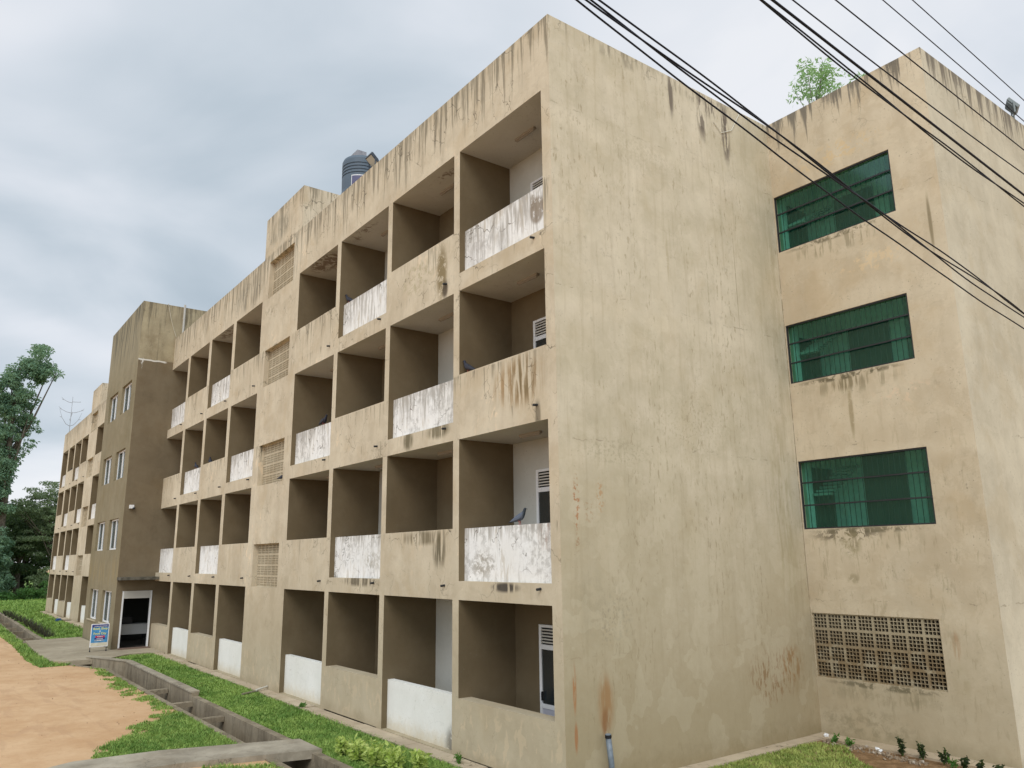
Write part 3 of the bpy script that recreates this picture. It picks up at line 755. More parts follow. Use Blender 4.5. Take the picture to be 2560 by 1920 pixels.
fx = MB(); fx.box(-.33, .33, -.035, .035, -.05, -.001); fx.box(-.30, .30, -.015, .015, -.075, -.051); lf = fx.build('ceiling_light', M_fix, bld)
sp = MB(); sp.tube([(0, .02, 0), (0, -.09, -.012)], .024, 10); sp0 = sp.build('drain_spout', M_black, bld)
firsts = {'d': True, 'l': True, 's': True}
for bset in (nb, mb):
    for (l, r, w) in bset:
        for k in range(4):
            fl = Z[k] + .2 if k else .06
            o = dr0 if firsts['d'] else copy_tree(dr0, bld); firsts['d'] = False
            o.location = (l + .84, BD - .003, fl)
            o = lf if firsts['l'] else copy_tree(lf, bld); firsts['l'] = False
            o.location = (r - 1.43, .72, Z[k + 1])
for bset in (nb, mb, fo):
    for (l, r, w) in bset:
        for k in range(1, 4):
            o = sp0 if firsts['s'] else copy_tree(sp0, bld); firsts['s'] = False
            o.location = (r - .30, 0, S_[k] - .09)
# ------------------------------------------------------------------ ground
M_dirt, gg, bs = mat('red_dirt'); p = pos(gg); pt = gg.noise(gg.vm('MULTIPLY', p, (.5, 2.2, 1)), .6, 5, .65, 1.0)
n1 = gg.noise(p, .25, 4, .6); n2_ = gg.noise(p, 1.6, 8, .7); n3 = gg.noise(p, 30, 4, .7)
c = gg.mix(gg.step(gg.add(gg.mul(n1, .5), gg.mul(n2_, .5)), .35, .65), (0.48, 0.285, 0.145, 1), (0.59, 0.39, 0.225, 1))
c = gg.mix(gg.mul(gg.step(pt, .52, .64), .35), c, (.40, .235, .13, 1)); c = gg.mix(gg.mul(gg.step(gg.noise(p, 9, 8, .75), .56, .66), .45), c, (.36, .20, .10, 1)); c = gg.mix(gg.mul(gg.step(n3, .60, .72), .4), c, (.30, .19, .11, 1)); c = gg.mix(gg.mul(gg.step(n3, .36, .28), .4), c, (.68, .55, .40, 1))
gg.put(bs.inputs['Base Color'], c); bump(gg, bs, gg.add(gg.mul(n3, .25), n2_), .5, .03); bs.inputs['Roughness'].default_value = .95
M_soil, gg, bs = mat('grass_soil'); p = pos(gg)
n1 = gg.noise(p, .6, 5, .6); n3 = gg.noise(p, 24, 5, .7)
c = gg.mix(gg.step(n1, .35, .65), (0.12, 0.20, 0.035, 1), (0.20, 0.28, 0.06, 1)); c = gg.mix(gg.step(n3, .45, .7), c, (.08, .12, .03, 1))
gg.put(bs.inputs['Base Color'], c); bump(gg, bs, n3, .8, .05)
M_conc = plaster('drain_concrete', (0.19, .15, .10), (0.33, .275, .195), dirt=(.09, .07, .045), zst=[(0, .8), (.05, .8), (.3, .4)], st=.65, sc=(3.2, 3.2, .9), cracks=.4, basedirt=0, st_thr=(.44, .66), grime=.8)
M_apron = plaster('apron_concrete', (0.38, .30, .21), (0.50, .41, .29), cracks=.7, basedirt=0, grime=.9, dirt=(.13, .11, .06))
M_slab = plaster('worn_slab_concrete', (0.27, .22, .15), (0.40, .335, .24), cracks=.35, basedirt=0, grime=1.0, dirt=(.09, .08, .055), mott=.6)
M_slab2 = plaster('footbridge_concrete', (0.22, .185, .135), (0.42, .365, .28), cracks=.5, basedirt=0, grime=1.0, dirt=(.10, .09, .06))

NB = [(60, -2.05), (0, -2.05), (-13.75, -2.05), (-22.75, -2.0), (-25.45, -2.9), (-31, -3.25), (-36.7, -3.30), (-41, -3.30), (-52.5, -3.15), (-59.2, -3.10), (-78, -3.10)]
NR = [(60, -2.75), (0, -2.75), (-13.55, -2.75), (-21.95, -2.72), (-24.12, -3.49), (-31, -3.95), (-35.5, -3.97), (-42.3, -3.97), (-52.3, -3.83), (-59.2, -3.80), (-78, -3.80)]
gr = MB(); BIG = 700
def strip(mb_, A, yfar, z=0):
    for i in range(len(A) - 1):
        (x0, y0), (x1, y1) = A[i], A[i + 1]
        mb_.face([(x0, y0, z), (x0, yfar, z), (x1, yfar, z), (x1, y1, z)] if yfar > y0 else [(x0, y0, z), (x1, y1, z), (x1, yfar, z), (x0, yfar, z)])
strip(gr, NB, BIG); strip(gr, NR, -BIG)
gr.face([(60, -BIG, 0), (BIG, -BIG, 0), (BIG, BIG, 0), (60, BIG, 0)]); gr.face([(-BIG, -BIG, 0), (-78, -BIG, 0), (-78, BIG, 0), (-BIG, BIG, 0)])
tag(gr.build('ground', M_dirt), kind='structure')
# drain channel
dn = MB(); DD = -.62; wt = .20
def offs(A, dy): return [(x, y + dy) for x, y in A]
def drainwall(mb_, A, dy, ztop, zbot):
    for i in range(len(A) - 1):
        (x0, y0), (x1, y1) = A[i], A[i + 1]
        mb_.face([(x0, y0, ztop), (x1, y1, ztop), (x1, y1 + dy, ztop), (x0, y0 + dy, ztop)][::(1 if dy < 0 else -1)])
        mb_.face([(x0, y0, zbot), (x1, y1, zbot), (x1, y1, ztop), (x0, y0, ztop)])
        mb_.face([(x0, y0 + dy, zbot), (x1, y1 + dy, zbot), (x1, y1 + dy, ztop), (x0, y0 + dy, ztop)])
# raised near part has a thin cap standing proud of the lower part
low = [(60, -2.05), (0, -2.05), (-13.70, -2.05)]; high = [(-13.70, -2.05), (-22.75, -2.0), (-25.45, -2.9)]
far = NB[5:]
drainwall(dn, low, .17, .035, DD); drainwall(dn, high, .19, .13, DD); drainwall(dn, NB[4:6], .19, .03, DD); drainwall(dn, far, .22, .045, DD)
drainwall(dn, NR[:5], -.15, .03, DD); drainwall(dn, NR[4:], -.16, .03, DD)
dn.face([(-13.70, -2.05, .035), (-13.70, -1.86, .035), (-13.70, -1.86, .13), (-13.70, -2.05, .13)])
for i in range(len(NB) - 1):
    dn.face([(NB[i][0], NB[i][1], DD + .02), (NB[i + 1][0], NB[i + 1][1], DD + .02), (NR[i + 1][0], NR[i + 1][1], DD + .02), (NR[i][0], NR[i][1], DD + .02)])
dno = dn.build('drain_channel', M_conc); tag(dno, 'open concrete storm drain with stained walls running along the lawn', 'drain')
q = MB(); q.box(-22.6, -13.72, -2.10, -1.82, .132, .165); 
cap = MB()
for i in range(len(high) - 1):
    (x0, y0), (x1, y1) = high[i], high[i + 1]
    for zz, flip in ((.132, 0), (.17, 1)):
        cap.face([(x0, y0 - .03, zz), (x1, y1 - .03, zz), (x1, y1 + .21, zz), (x0, y0 + .21, zz)])
    cap.face([(x0, y0 - .03, .132), (x1, y1 - .03, .132), (x1, y1 - .03, .17), (x0, y0 - .03, .17)]); cap.face([(x0, y0 + .21, .132), (x1, y1 + .21, .132), (x1, y1 + .21, .17), (x0, y0 + .21, .17)])
cap.face([(-13.7, -2.08, .132), (-13.7, -1.84, .132), (-13.7, -1.84, .17), (-13.7, -2.08, .17)])
cap.build('wall_coping', M_slab2, dno)
for i, (x, dz) in enumerate(((-16.35, -.06), (-13.6, -.08), (-10.8, -.06), (-39.0, -.05), (-44.0, -.05), (-47.5, -.05), (-52.5, -.05), (-57.5, -.05))):
    ya, yb = (-2.06, -2.76) if x > -30 else (-3.30, -3.98)
    b_ = MB(); b_.box(x - .10, x + .10, yb, ya, dz - .12, dz); o = b_.build('cross_beam', M_conc, dno)
    if i == 4: pass
# footbridge slab
def slab(name, pts, z0, z1, mt, kind=None):
    b_ = MB(); n = len(pts)
    b_.face([(x, y, z1) for x, y in pts]); b_.face([(x, y, z0) for x, y in pts][::-1])
    for i in range(n):
        (xa, ya), (xb, yb) = pts[i], pts[(i + 1) % n]; b_.face([(xa, ya, z0), (xb, yb, z0), (xb, yb, z1), (xa, ya, z1)])
    return b_.build(name, mt)
fb = slab('footbridge', [(-7.26, -5.9), (-6.9, -6.6), (-5.95, -6.6), (-5.82, -4.3), (-5.45, -2.95), (-5.18, -1.86), (-6.35, -1.86), (-6.75, -3.1), (-7.15, -4.4)], -.06, .10, M_slab2)
tag(fb, 'worn grey concrete slab bridging the drain in the foreground', 'footbridge')
es = slab('entrance_path', [(-35.74, -3.98), (-31.5, -4.13), (-28.5, -4.18), (-25.85, -4.10), (-25.0, -3.76), (-25.0, -2.9), (-25.02, -2.1), (-25.92, -1.31), (-26.0, -.45), (-25.6, -.002), (-28.228, -.002), (-28.228, -1.542), (-36.0, -1.58)], -.10, .08, M_slab)
tag(es, kind='structure')
# aprons along the walls (cracked strips)
ap = MB(); x = -.02
ap_l = [(-28.2, 0)]
def apron_run(x0, x1, w, z):
    x = x1
    while x > x0 + .5:
        L = random.uniform(2.4, 3.4); a = max(x0, x - L); g_ = .012; j = random.uniform(-.012, .012)
        ap.box(a + g_, x - g_, -w + random.uniform(-.03, .03), -.003, -.12, z + j); x = a
apron_run(-25.9, .55, .36, .045); apron_run(-63.8, -36.2, .45, .04)
ap.box(.003, .30, .02, 6.6, -.12, .04); ap.box(.003, 7.0, 6.62, RY - .003, -.12, .045)
apo = ap.build('apron_paving', M_apron); tag(apo, kind='structure')

# ------------------------------------------------------------------ grass
M_blade, gg, bs = mat('grass_blade'); p = pos(gg)
n1 = gg.noise(p, .8, 4, .6); n3 = gg.noise(p, 9, 3, .6)
c = gg.mix(gg.step(n1, .36, .62), (0.12, 0.22, 0.04, 1), (0.22, 0.33, 0.07, 1)); c = gg.mix(gg.mul(gg.step(n3, .50, .7), .7), c, (0.38, .48, .13, 1)); c = gg.mix(gg.mul(gg.step(n3, .42, .3), .45), c, (0.06, .15, .02, 1))
gg.put(bs.inputs['Base Color'], c); bs.inputs['Roughness'].default_value = .6
M_blade2, gg, bs = mat('dry_grass_blade'); p = pos(gg)
n1 = gg.noise(p, 2.2, 4, .6)
c = gg.mix(gg.step(n1, .38, .6), (0.20, 0.26, 0.055, 1), (0.34, 0.38, 0.10, 1)); gg.put(bs.inputs['Base Color'], c); bs.inputs['Roughness'].default_value = .6

def inside(poly, x, y):
    c = False; n = len(poly); j = n - 1
    for i in range(n):
        xi, yi = poly[i]; xj, yj = poly[j]
        if (yi > y) != (yj > y) and x < (xj - xi) * (y - yi) / (yj - yi) + xi: c = not c
        j = i
    return c
CX, CY = 10.28, -8.68
def lawn(name, poly, label_kind_mat=M_blade, dens=260, h=.055, z=.008, thin=None, cell=1.0, sheet=True, ragged=None):
    b_ = MB()
    if sheet:
        b_.face([(x, y, z) for x, y in poly], M_soil)
    x0 = min(p[0] for p in poly); x1 = max(p[0] for p in poly); y0 = min(p[1] for p in poly); y1 = max(p[1] for p in poly)
    V = b_.v; F = b_.f; MI = b_.mi; k = b_.mid(label_kind_mat); rnd = random.random
    xx = x0
    while xx < x1:
        cw = min(cell, x1 - xx)
        yy = y0
        while yy < y1:
            cwy = min(cell, y1 - yy)
            dist = math.hypot(xx + .5 - CX, yy + .5 - CY); s = max(1.0, dist / 15.0)
            n = int(dens * cw * cwy / (s * s * 1.0))
            for _ in range(n):
                x = xx + rnd() * cw; y = yy + rnd() * cwy
                if not inside(poly, x, y): continue
                if ragged and mnoise.noise(Vector((x * 1.3, y * 1.3, 3.1))) + .5 * mnoise.noise(Vector((x * 4, y * 4, 1))) + ragged(x, y) < .30 * rnd(): continue
                hh = h * (.5 + rnd()) * (1 + .3 * (s - 1)); w = .0085 * s * (1 + .4 * rnd())
                for _b in range(3):
                    a = rnd() * 6.283; ca, sa = math.cos(a), math.sin(a); lx = (rnd() - .5) * hh * 1.5; ly = (rnd() - .5) * hh * 1.5
                    ox, oy = x + (rnd() - .5) * .05 * s, y + (rnd() - .5) * .05 * s
                    i0 = len(V); V.append((ox - ca * w, oy - sa * w, z)); V.append((ox + ca * w, oy + sa * w, z)); V.append((ox + lx, oy + ly, z + hh))
                    F.append((i0, i0 + 1, i0 + 2)); MI.append(k)
            yy += cell
        xx += cell
    o = b_.build(name); tag(o, kind='stuff'); return o

# lawn strip between apron and drain
g1 = lawn('grass', [(5.0, -1.87), (-13.68, -1.87), (-13.68, -1.82), (-22.7, -1.78), (-24.9, -2.55), (-25.05, -2.05), (-25.95, -1.25), (-26.0, -.42), (-25.9, -.33), (-.3, -.33), (.35, -.25), (.35, .0), (5, 0)], dens=1000, h=.04)
tag(g1, 'short bright green lawn strip between the wall and the drain', 'grass')
# verge between drain and dirt, with ragged edge
def rag1(x, y):
    e = -3.25 if x < -11.65 else (-3.4 - (x + 11.65) * .55)
    return (y - e) * 1.5 - .05
g2 = lawn('grass', [(-7.0, -2.92), (-7.1, -5.3), (-8.0, -5.5), (-9.0, -5.1), (-10.6, -4.2), (-11.7, -3.8), (-14.3, -3.6), (-21.5, -3.7), (-24.5, -4.0), (-24.2, -3.66), (-22.0, -2.9), (-13.5, -2.9)], dens=1100, h=.04, ragged=rag1, sheet=False)
tag(g2, 'patchy green grass verge between the drain and the red dirt', 'grass')
g2b = lawn('grass', [(-7.24, -5.9), (-7.18, -4.4), (-6.85, -3.05), (-6.7, -2.92), (-11.4, -2.92), (-10.8, -3.6), (-9.2, -4.8), (-8.1, -5.5)], dens=950, h=.06, z=.006, sheet=False, ragged=lambda x, y: .25 + (y + 5.2) * .18)
tag(g2b, 'thicker grass clump between drain and concrete footbridge', 'grass')
g2c = lawn('grass', [(-5.0, -2.92), (4.0, -2.92), (4, -6), (-5.7, -6), (-5.75, -4.3)], dens=600, h=.06, sheet=False, ragged=lambda x, y: .25)
tag(g2c, 'grass beside the right side of the footbridge', 'grass')
g3 = lawn('grass', [(-36.05, -1.6), (-35.8, -3.05), (-41, -3.06), (-52.5, -2.9), (-59, -2.86), (-110, -3), (-110, 40), (-63.9, 40), (-63.9, -.5), (-36.3, -.47)], dens=420, h=.06, cell=2.0, z=.009)
tag(g3, 'lawn beyond the entrance path reaching the far trees', 'grass')
g3b = lawn('grass', [(-24.2, -4.6), (-24.2, -3.62), (-25.1, -4.1), (-28.5, -4.2), (-35.7, -4.15), (-60, -4.0), (-78, -4.0), (-110, -3.9), (-110, -6.5), (-60, -4.75), (-42, -4.65), (-34, -4.6), (-27, -4.75)], dens=900, h=.07, z=.007, sheet=True)
tag(g3b, 'thin strip of grass along the edge of the dirt yard', 'grass')
g4 = lawn('grass', [(.32, -.2), (.32, 6.2), (.9, 6.45), (1.6, 5.6), (2.6, 5.0), (4.5, 4.6), (9, 3.5), (9, -.2)], label_kind_mat=M_blade2, dens=800, h=.04, ragged=lambda x, y: .9 + (6.1 - y) * .35, sheet=False)
tag(g4, 'yellowish mown grass beside the end wall', 'grass')
sh4 = MB(); sh4.face([(.3, -.2, .004), (9, -.2, .004), (9, 3.6, .004), (4.5, 4.3, .004), (2.4, 4.8, .004), (1.5, 5.3, .004), (.3, 6.0, .004)]);
M_soil2, gg, bs = mat('dry_soil'); p = pos(gg); n1 = gg.noise(p, 7, 6, .7)
gg.put(bs.inputs['Base Color'], gg.mix(gg.step(n1, .4, .62), (.16, .17, .05, 1), (.27, .20, .10, 1))); bump(gg, bs, n1, .7, .03)
tag(sh4.build('ground', M_soil2), kind='structure')
M_brownsoil, gg, bs = mat('brown_soil'); p = pos(gg); n1 = gg.noise(p, 5, 7, .7); n3 = gg.noise(p, 40, 4, .7)
gg.put(bs.inputs['Base Color'], gg.mix(gg.mul(gg.step(n3, .5, .6), .6), gg.mix(gg.step(n1, .4, .62), (.20, .115, .05, 1), (.33, .20, .10, 1)), (.15, .08, .04, 1))); bump(gg, bs, gg.add(n1, gg.mul(n3, .3)), .9, .05)
bsl = MB(); bsl.face([(.3, 6.0, .006), (1.5, 5.3, .006), (2.4, 4.8, .006), (4.5, 4.3, .006), (9, 3.6, .006), (9, 6.6, .006), (.3, 6.6, .006)]); tag(bsl.build('ground', M_brownsoil), kind='structure')

exec_later = True
# ------------------------------------------------------------------ foliage
def leafmat(name, a, b, c3=None, sc=.8):
    mt, gg, bs = mat(name); p = pos(gg)
    n = gg.noise(p, sc, 4, .65); n3 = gg.noise(p, sc * 7, 3, .6)
    c = gg.mix(gg.step(n, .36, .64), (*a, 1), (*b, 1))
    if c3: c = gg.mix(gg.mul(gg.step(n3, .52, .66), .8), c, (*c3, 1))
    gg.put(bs.inputs['Base Color'], c); bs.inputs['Roughness'].default_value = .55
    bs.inputs['Specular IOR Level'].default_value = .3
    tr = gg.new('ShaderNodeBsdfTranslucent'); gg.put(tr.inputs[0], gg.mix(.35, c, (.35, .45, .12, 1))); mx_ = gg.new('ShaderNodeMixShader'); mx_.inputs[0].default_value = .48
    out = gg.n['Material Output']; gg.l.new(bs.outputs[0], mx_.inputs[1]); gg.l.new(tr.outputs[0], mx_.inputs[2]); gg.l.new(mx_.outputs[0], out.inputs[0])
    return mt
M_bark = simple('bark', (.10, .085, .065), .8075, var=.4, vscale=5)
M_baregrey = simple('grey_bare_wood', (.16, .14, .13), .9)
L_vine = leafmat('vine_leaves', (.09, .18, .12), (.18, .30, .20), (.30, .45, .28), .5)
L_dark = leafmat('dark_leaves', (.04, .075, .04), (.08, .14, .065), (.14, .21, .10), .4)
L_mid = leafmat('feathery_leaves', (.11, .16, .09), (.19, .26, .14), (.30, .37, .22), .5)
L_bush = leafmat('bush_leaves', (.035, .11, .03), (.09, .21, .05), (.16, .30, .08), .9)
L_sap = leafmat('sapling_leaves', (.20, .38, .14), (.32, .50, .22), (.45, .62, .32), 3)
L_yel = leafmat('yellow_green_leaves', (.38, .52, .08), (.60, .68, .20), (.78, .82, .42), 8)
L_weed = leafmat('dark_weed_leaves', (.015, .025, .012), (.03, .045, .02), (.05, .08, .03), 8)
L_purple = leafmat('dark_purple_leaves', (.018, .012, .022), (.04, .022, .04), (.05, .03, .035), 5)
L_green = leafmat('weed_leaves', (.06, .18, .03), (.12, .28, .05), None, 8)
def leaves(mb_, blobs, size, rng, droop=.3, thin=.45, shell=.55):
    """blobs: (cx,cy,cz,rx,ry,rz,n)"""
    V, F = mb_.v, mb_.f
    for (cx, cy, cz, rx, ry, rz, n) in blobs:
        for _ in range(n):
            while True:
                a, b, c = rng.uniform(-1, 1), rng.uniform(-1, 1), rng.uniform(-1, 1); q = a * a + b * b + c * c
                if q < 1 and (q > shell * shell or rng.random() < .35): break
            p = Vector((cx + a * rx, cy + b * ry, cz + c * rz))
            u = Vector((rng.uniform(-1, 1), rng.uniform(-1, 1), rng.uniform(-1, .4) - droop)).normalized()
            w = u.cross(Vector((rng.uniform(-1, 1), rng.uniform(-1, 1), rng.uniform(-1, 1)))).normalized()
            s = size * rng.uniform(.6, 1.35); t = s * thin
            i = len(V); V.extend((tuple(p), tuple(p + u * s * .45 + w * t * .5), tuple(p + u * s), tuple(p + u * s * .45 - w * t * .5)))
            F.append((i, i + 1, i + 2, i + 3)); mb_.mi.append(0)
def clusters(shape, n, r, per, rng, flat=.6):
    """shape: list of (cx,cy,cz,rx,ry,rz) volumes; returns leaf clusters scattered through them"""
    out = []; tot = sum(s[3] * s[4] * s[5] for s in shape)
    for s in shape:
        for _ in range(max(1, int(n * s[3] * s[4] * s[5] / tot))):
            while True:
                a, b, c = rng.uniform(-1, 1), rng.uniform(-1, 1), rng.uniform(-1, 1)
                if .12 < a * a + b * b + c * c < 1: break
            rr = r * rng.uniform(.5, 1.3)
            out.append((s[0] + a * s[3], s[1] + b * s[4], s[2] + c * s[5], rr, rr, rr * flat, int(per * (rr / r) ** 2)))
    return out
def tree(name, label, x, y, h, shape, lm, seed, ncl=60, r=1.0, per=110, leaf=.34, trunk_r=.3, thin=.45, flat=.6, group=None, limbs=9, top=None, drop=.3, cat='tree', base=0.0):
    rng = random.Random(seed); root = empty(name, (x, y, base)); tag(root, label, cat, group)
    cl = clusters(shape, ncl, r, per, rng, flat); mb_ = MB(); leaves(mb_, cl, leaf, rng, drop, thin)
    mb_.build('crown', lm, root)
    t = MB(); k = top or h * .8
    pts = [(rng.uniform(-.1, .1) * i * trunk_r, rng.uniform(-.1, .1) * i * trunk_r, k * i / 6) for i in range(7)]
    t.tube(pts, [trunk_r * (1 - .12 * i) for i in range(7)], 9)
    for q in rng.sample(cl, min(limbs, len(cl))):
        zz = min(q[2] * .6, k * .9); a = Vector((0, 0, zz)); b = Vector(q[:3]); mid_ = (a + b) / 2 + Vector((0, 0, -.06 * (b - a).length))
        t.tube([a, mid_, b], [trunk_r * .32, trunk_r * .2, trunk_r * .07], 6)
    t.build('trunk', M_bark, root, smooth=True); return root

tree('vine_covered_tree', 'tall narrow tree smothered in climbing vines at the left edge', -90, -2.0, 28,
     [(0, 1.5, 26.4, 1.4, 1.5, 1.6), (0, 1.2, 24.8, 1.8, 2.5, 1.3), (0, 2.7, 24.3, .9, 1.1, .5), (0, -.4, 22.6, 1.8, 2.0, 1.6), (0, -1.6, 23.2, 1.5, 1.6, .9), (0, -.1, 20.0, 2.0, 2.1, 1.8), (0, .2, 21.6, 1.6, 2.0, 1.0), (0, 1.4, 18.6, 1.0, 1.2, 1.0), (0, 1.2, 16.6, .7, .8, .8), (0, -.9, 17.0, 2.2, 1.9, 2.0), (0, -1.1, 13.5, 2.2, 1.9, 2.4), (0, -1.4, 9.5, 2.2, 2.2, 2.6), (0, -1.2, 5.0, 2.2, 2.6, 3.0), (0, -1.0, 1.6, 2.2, 2.8, 1.6), (0, -1.3, 11.5, 1.8, 1.7, 2.0), (0, -.8, 15.0, 1.8, 1.6, 1.6)],
     L_vine, 11, ncl=600, r=.62, per=95, leaf=.32, trunk_r=.55, flat=.8, limbs=22, top=25)
tree('feathery_tree', 'broad feathery tree with flat lacy tiers touching the far end of the building', -92, 3.6, 13,
     [(0, 0, 11.6, 2.2, 3.6, 1.3), (0, -1.8, 9.6, 2.5, 3.4, 1.4), (0, 1.0, 8.6, 2.5, 3.4, 1.5), (-.5, -.4, 6.2, 2.6, 3.6, 1.6)], L_mid, 12, ncl=190, r=.9, per=110, leaf=.28, flat=.25, thin=.4, trunk_r=.28, limbs=18)
tree('spreading_tree', 'darker spreading tree between the vine tree and the building end', -95, .6, 11,
     [(0, 0, 9.4, 2.5, 2.6, 1.5), (0, -.6, 7.2, 2.8, 3.4, 1.8), (0, 0, 4.6, 2.6, 3.6, 1.6)], L_dark, 13, ncl=110, r=1.0, per=120, leaf=.34, flat=.5, trunk_r=.32, limbs=14)
tree('shade_tree', 'dense dark tree closing the gap behind the vine tree', -99, -4.5, 13,
     [(0, 0, 10.5, 3, 3.6, 2.2), (0, 0, 7, 3, 4, 2.2), (0, 0, 3.5, 3, 4, 2)], L_dark, 14, ncl=130, r=1.2, per=130, leaf=.4, trunk_r=.35)
tree('woodland_tree', 'very dark rounded tree deepest in the shade behind the lawn', -103, 1.8, 11,
     [(0, 0, 8.5, 3, 4.5, 2.0), (0, 0, 5, 3, 5, 2.6), (0, 0, 2.2, 2.5, 5, 2)], L_dark, 15, ncl=150, r=1.25, per=130, leaf=.42, trunk_r=.35)
tree('side_tree', 'leafy tree mostly hidden behind the end of the building', -97, 9.5, 13,
     [(0, 0, 10.5, 3, 3.5, 2.2), (0, 0, 7, 3, 4, 2.4), (0, 0, 3.5, 3, 4, 2)], L_mid, 16, ncl=120, r=1.1, per=110, leaf=.36, trunk_r=.3)
tree('woodland_tree', 'bushy dark tree just beyond the left edge of the lawn', -92, -9.5, 14,
     [(0, 0, 11, 3, 3.5, 2.6), (0, 0, 7, 3, 4, 2.4), (0, 0, 3.5, 3, 4, 2)], L_dark, 17, ncl=110, r=1.2, per=110, leaf=.4, trunk_r=.35)
for i, (x, y, h, w, lm, lab) in enumerate(((-88.5, 3.4, 2.3, 1.5, L_bush, 'bright green bush nearest the far corner of the building'), (-88.6, 1.2, 1.5, 1.2, L_bush, 'low leafy bush at the middle of the far lawn edge'), (-88.8, -1.0, .9, 1.3, L_bush, 'low weedy bush at the foot of the vine tree'),
        (-88.6, -3.0, 1.3, 1.2, L_bush, 'ragged bush at the left end of the lawn edge'), (-90.5, 2.6, 4.2, 1.5, L_mid, 'taller pale bush behind the bright green bush'), (-88.9, 5.6, 2.6, 1.5, L_dark, 'dark bush half hidden by the end wall'))):
    rng = random.Random(40 + i); root = empty('bush', (x, y, 0)); tag(root, lab, 'bush', 'bushes along the far edge of the lawn')
    cl = clusters([(0, 0, h * .45, w * .8, w, h * .45)], 26, .42, 60, rng, .8); mb_ = MB(); leaves(mb_, cl, .24, rng, .2, .5); mb_.build('crown', lm, root)
    t = MB()
    for q in rng.sample(cl, 6): t.tube([(0, 0, 0), (q[0] * .4, q[1] * .4, q[2] * .5), q[:3]], [.05, .035, .015], 5)
    t.build('stem', M_bark, root)
rng = random.Random(77)   # banana plant by the corner
bn = empty('banana_plant', (-88.0, 4.6, 0)); tag(bn, 'banana plant with broad pale green leaves by the building end', 'plant')
mb_ = MB()
for i in range(8):
    a = i * .785 + .3; L = rng.uniform(1.6, 2.3); pr_ = []
    for j in range(6):
        t = j / 5; rr = L * t * .62; zz = 1.6 + L * (1.25 * t - 1.05 * t * t); wd = .28 * math.sin(math.pi * min(1, t * .9 + .08))
        pr_.append((rr * math.cos(a), rr * math.sin(a), zz, wd))
    for j in range(5):
        x0, y0, z0, w0 = pr_[j]; x1, y1, z1, w1_ = pr_[j + 1]; nx_, ny_ = -math.sin(a), math.cos(a)
        mb_.face([(x0 - nx_ * w0, y0 - ny_ * w0, z0 - .06), (x0, y0, z0), (x1, y1, z1), (x1 - nx_ * w1_, y1 - ny_ * w1_, z1 - .06)]); mb_.face([(x0, y0, z0), (x0 + nx_ * w0, y0 + ny_ * w0, z0 - .06), (x1 + nx_ * w1_, y1 + ny_ * w1_, z1 - .06), (x1, y1, z1)])
mb_.build('leaf', L_bush, bn); mb_ = MB(); mb_.tube([(0, 0, 0), (0, 0, .9), (0, 0, 1.9)], [.13, .11, .07], 8); mb_.build('stem', L_green, bn)

def bare_tree(x, y, h, arms, label, tr=.10):
    root = empty('bare_tree', (x, y, 0)); tag(root, label, 'tree', 'bare branched saplings behind the roof line')
    t = MB(); t.tube([(0, 0, 0), (.05, .03, h * .5), (0, 0, h)], [tr, tr * .75, tr * .3], 7); t.build('trunk', M_baregrey, root)
    b_ = MB(); rng = random.Random(int(h * 10))
    for (z, L, ang, up) in arms:
        ca, sa = math.cos(ang), math.sin(ang)
        pts = [(0, 0, z), (L * .35 * ca, L * .35 * sa, z + up * .12), (L * .75 * ca, L * .75 * sa, z + up * .5), (L * ca, L * sa, z + up)]
        b_.tube(pts, [tr * .5, tr * .45, tr * .34, tr * .2], 5)
        for sg in (-1, 1):
            a2 = ang + sg * .5; p = Vector(pts[2]); b_.tube([p, p + Vector((math.cos(a2), math.sin(a2), .3)) * L * .22], [tr * .28, tr * .12], 4)
    b_.build('branch', M_baregrey, root)
bare_tree(-75, 1.62, 19.6, [(16.7, .95, 1.7, 1.4), (16.7, 1.0, -1.5, 1.6), (18.0, 1.1, 1.4, .5), (18.0, 1.1, -1.6, .55), (19.1, .75, 1.6, .05), (19.0, .95, -1.7, .5), (17.6, .7, 0, .4), (17.2, .7, 3.1, .4)], 'bare sapling with upswept whorls of branches above the far roof', .04)
bare_tree(-60, 13.2, 26.0, [(24.8, .9, 1.5, .3), (24.8, .9, -1.6, .35), (25.5, .5, 1.6, .2)], 'small bare twig tip showing above the far stair tower', .045)

# roof sapling
rs = empty('roof_sapling', (.95, 8.2, 13.31)); tag(rs, 'leafy green sapling growing on the flat roof behind the parapet', 'sapling')
rng = random.Random(5); mb_ = MB(); bl_ = clusters([(.6, 0, 1.35, .5, .3, .15), (-.25, 0, 2.25, .55, .5, .45), (.15, 0, 1.9, .5, .4, .4), (-.55, 0, 2.05, .3, .3, .3), (.75, 0, 1.55, .5, .3, .2), (1.25, -.2, 1.3, .35, .2, .13), (-.35, 0, 1.35, .35, .3, .3), (-.95, -.4, 1.1, .35, .2, .15)], 85, .17, 26, rng, .8)
leaves(mb_, bl_, .12, rng, .1, .30); mb_.build('crown', L_sap, rs)
t = MB(); t.tube([(-.3, 0, 0), (-.3, 0, 1.1), (-.15, 0, 1.9)], [.03, .025, .012], 6)
for q in rng.sample(bl_, 12): t.tube([(-.28, 0, 1.0), ((q[0] - .28) / 2, q[1] / 2, (q[2] + 1.0) / 2 - .05), q[:3]], [.014, .01, .005], 5)
t.build('stem', M_baregrey, rs)

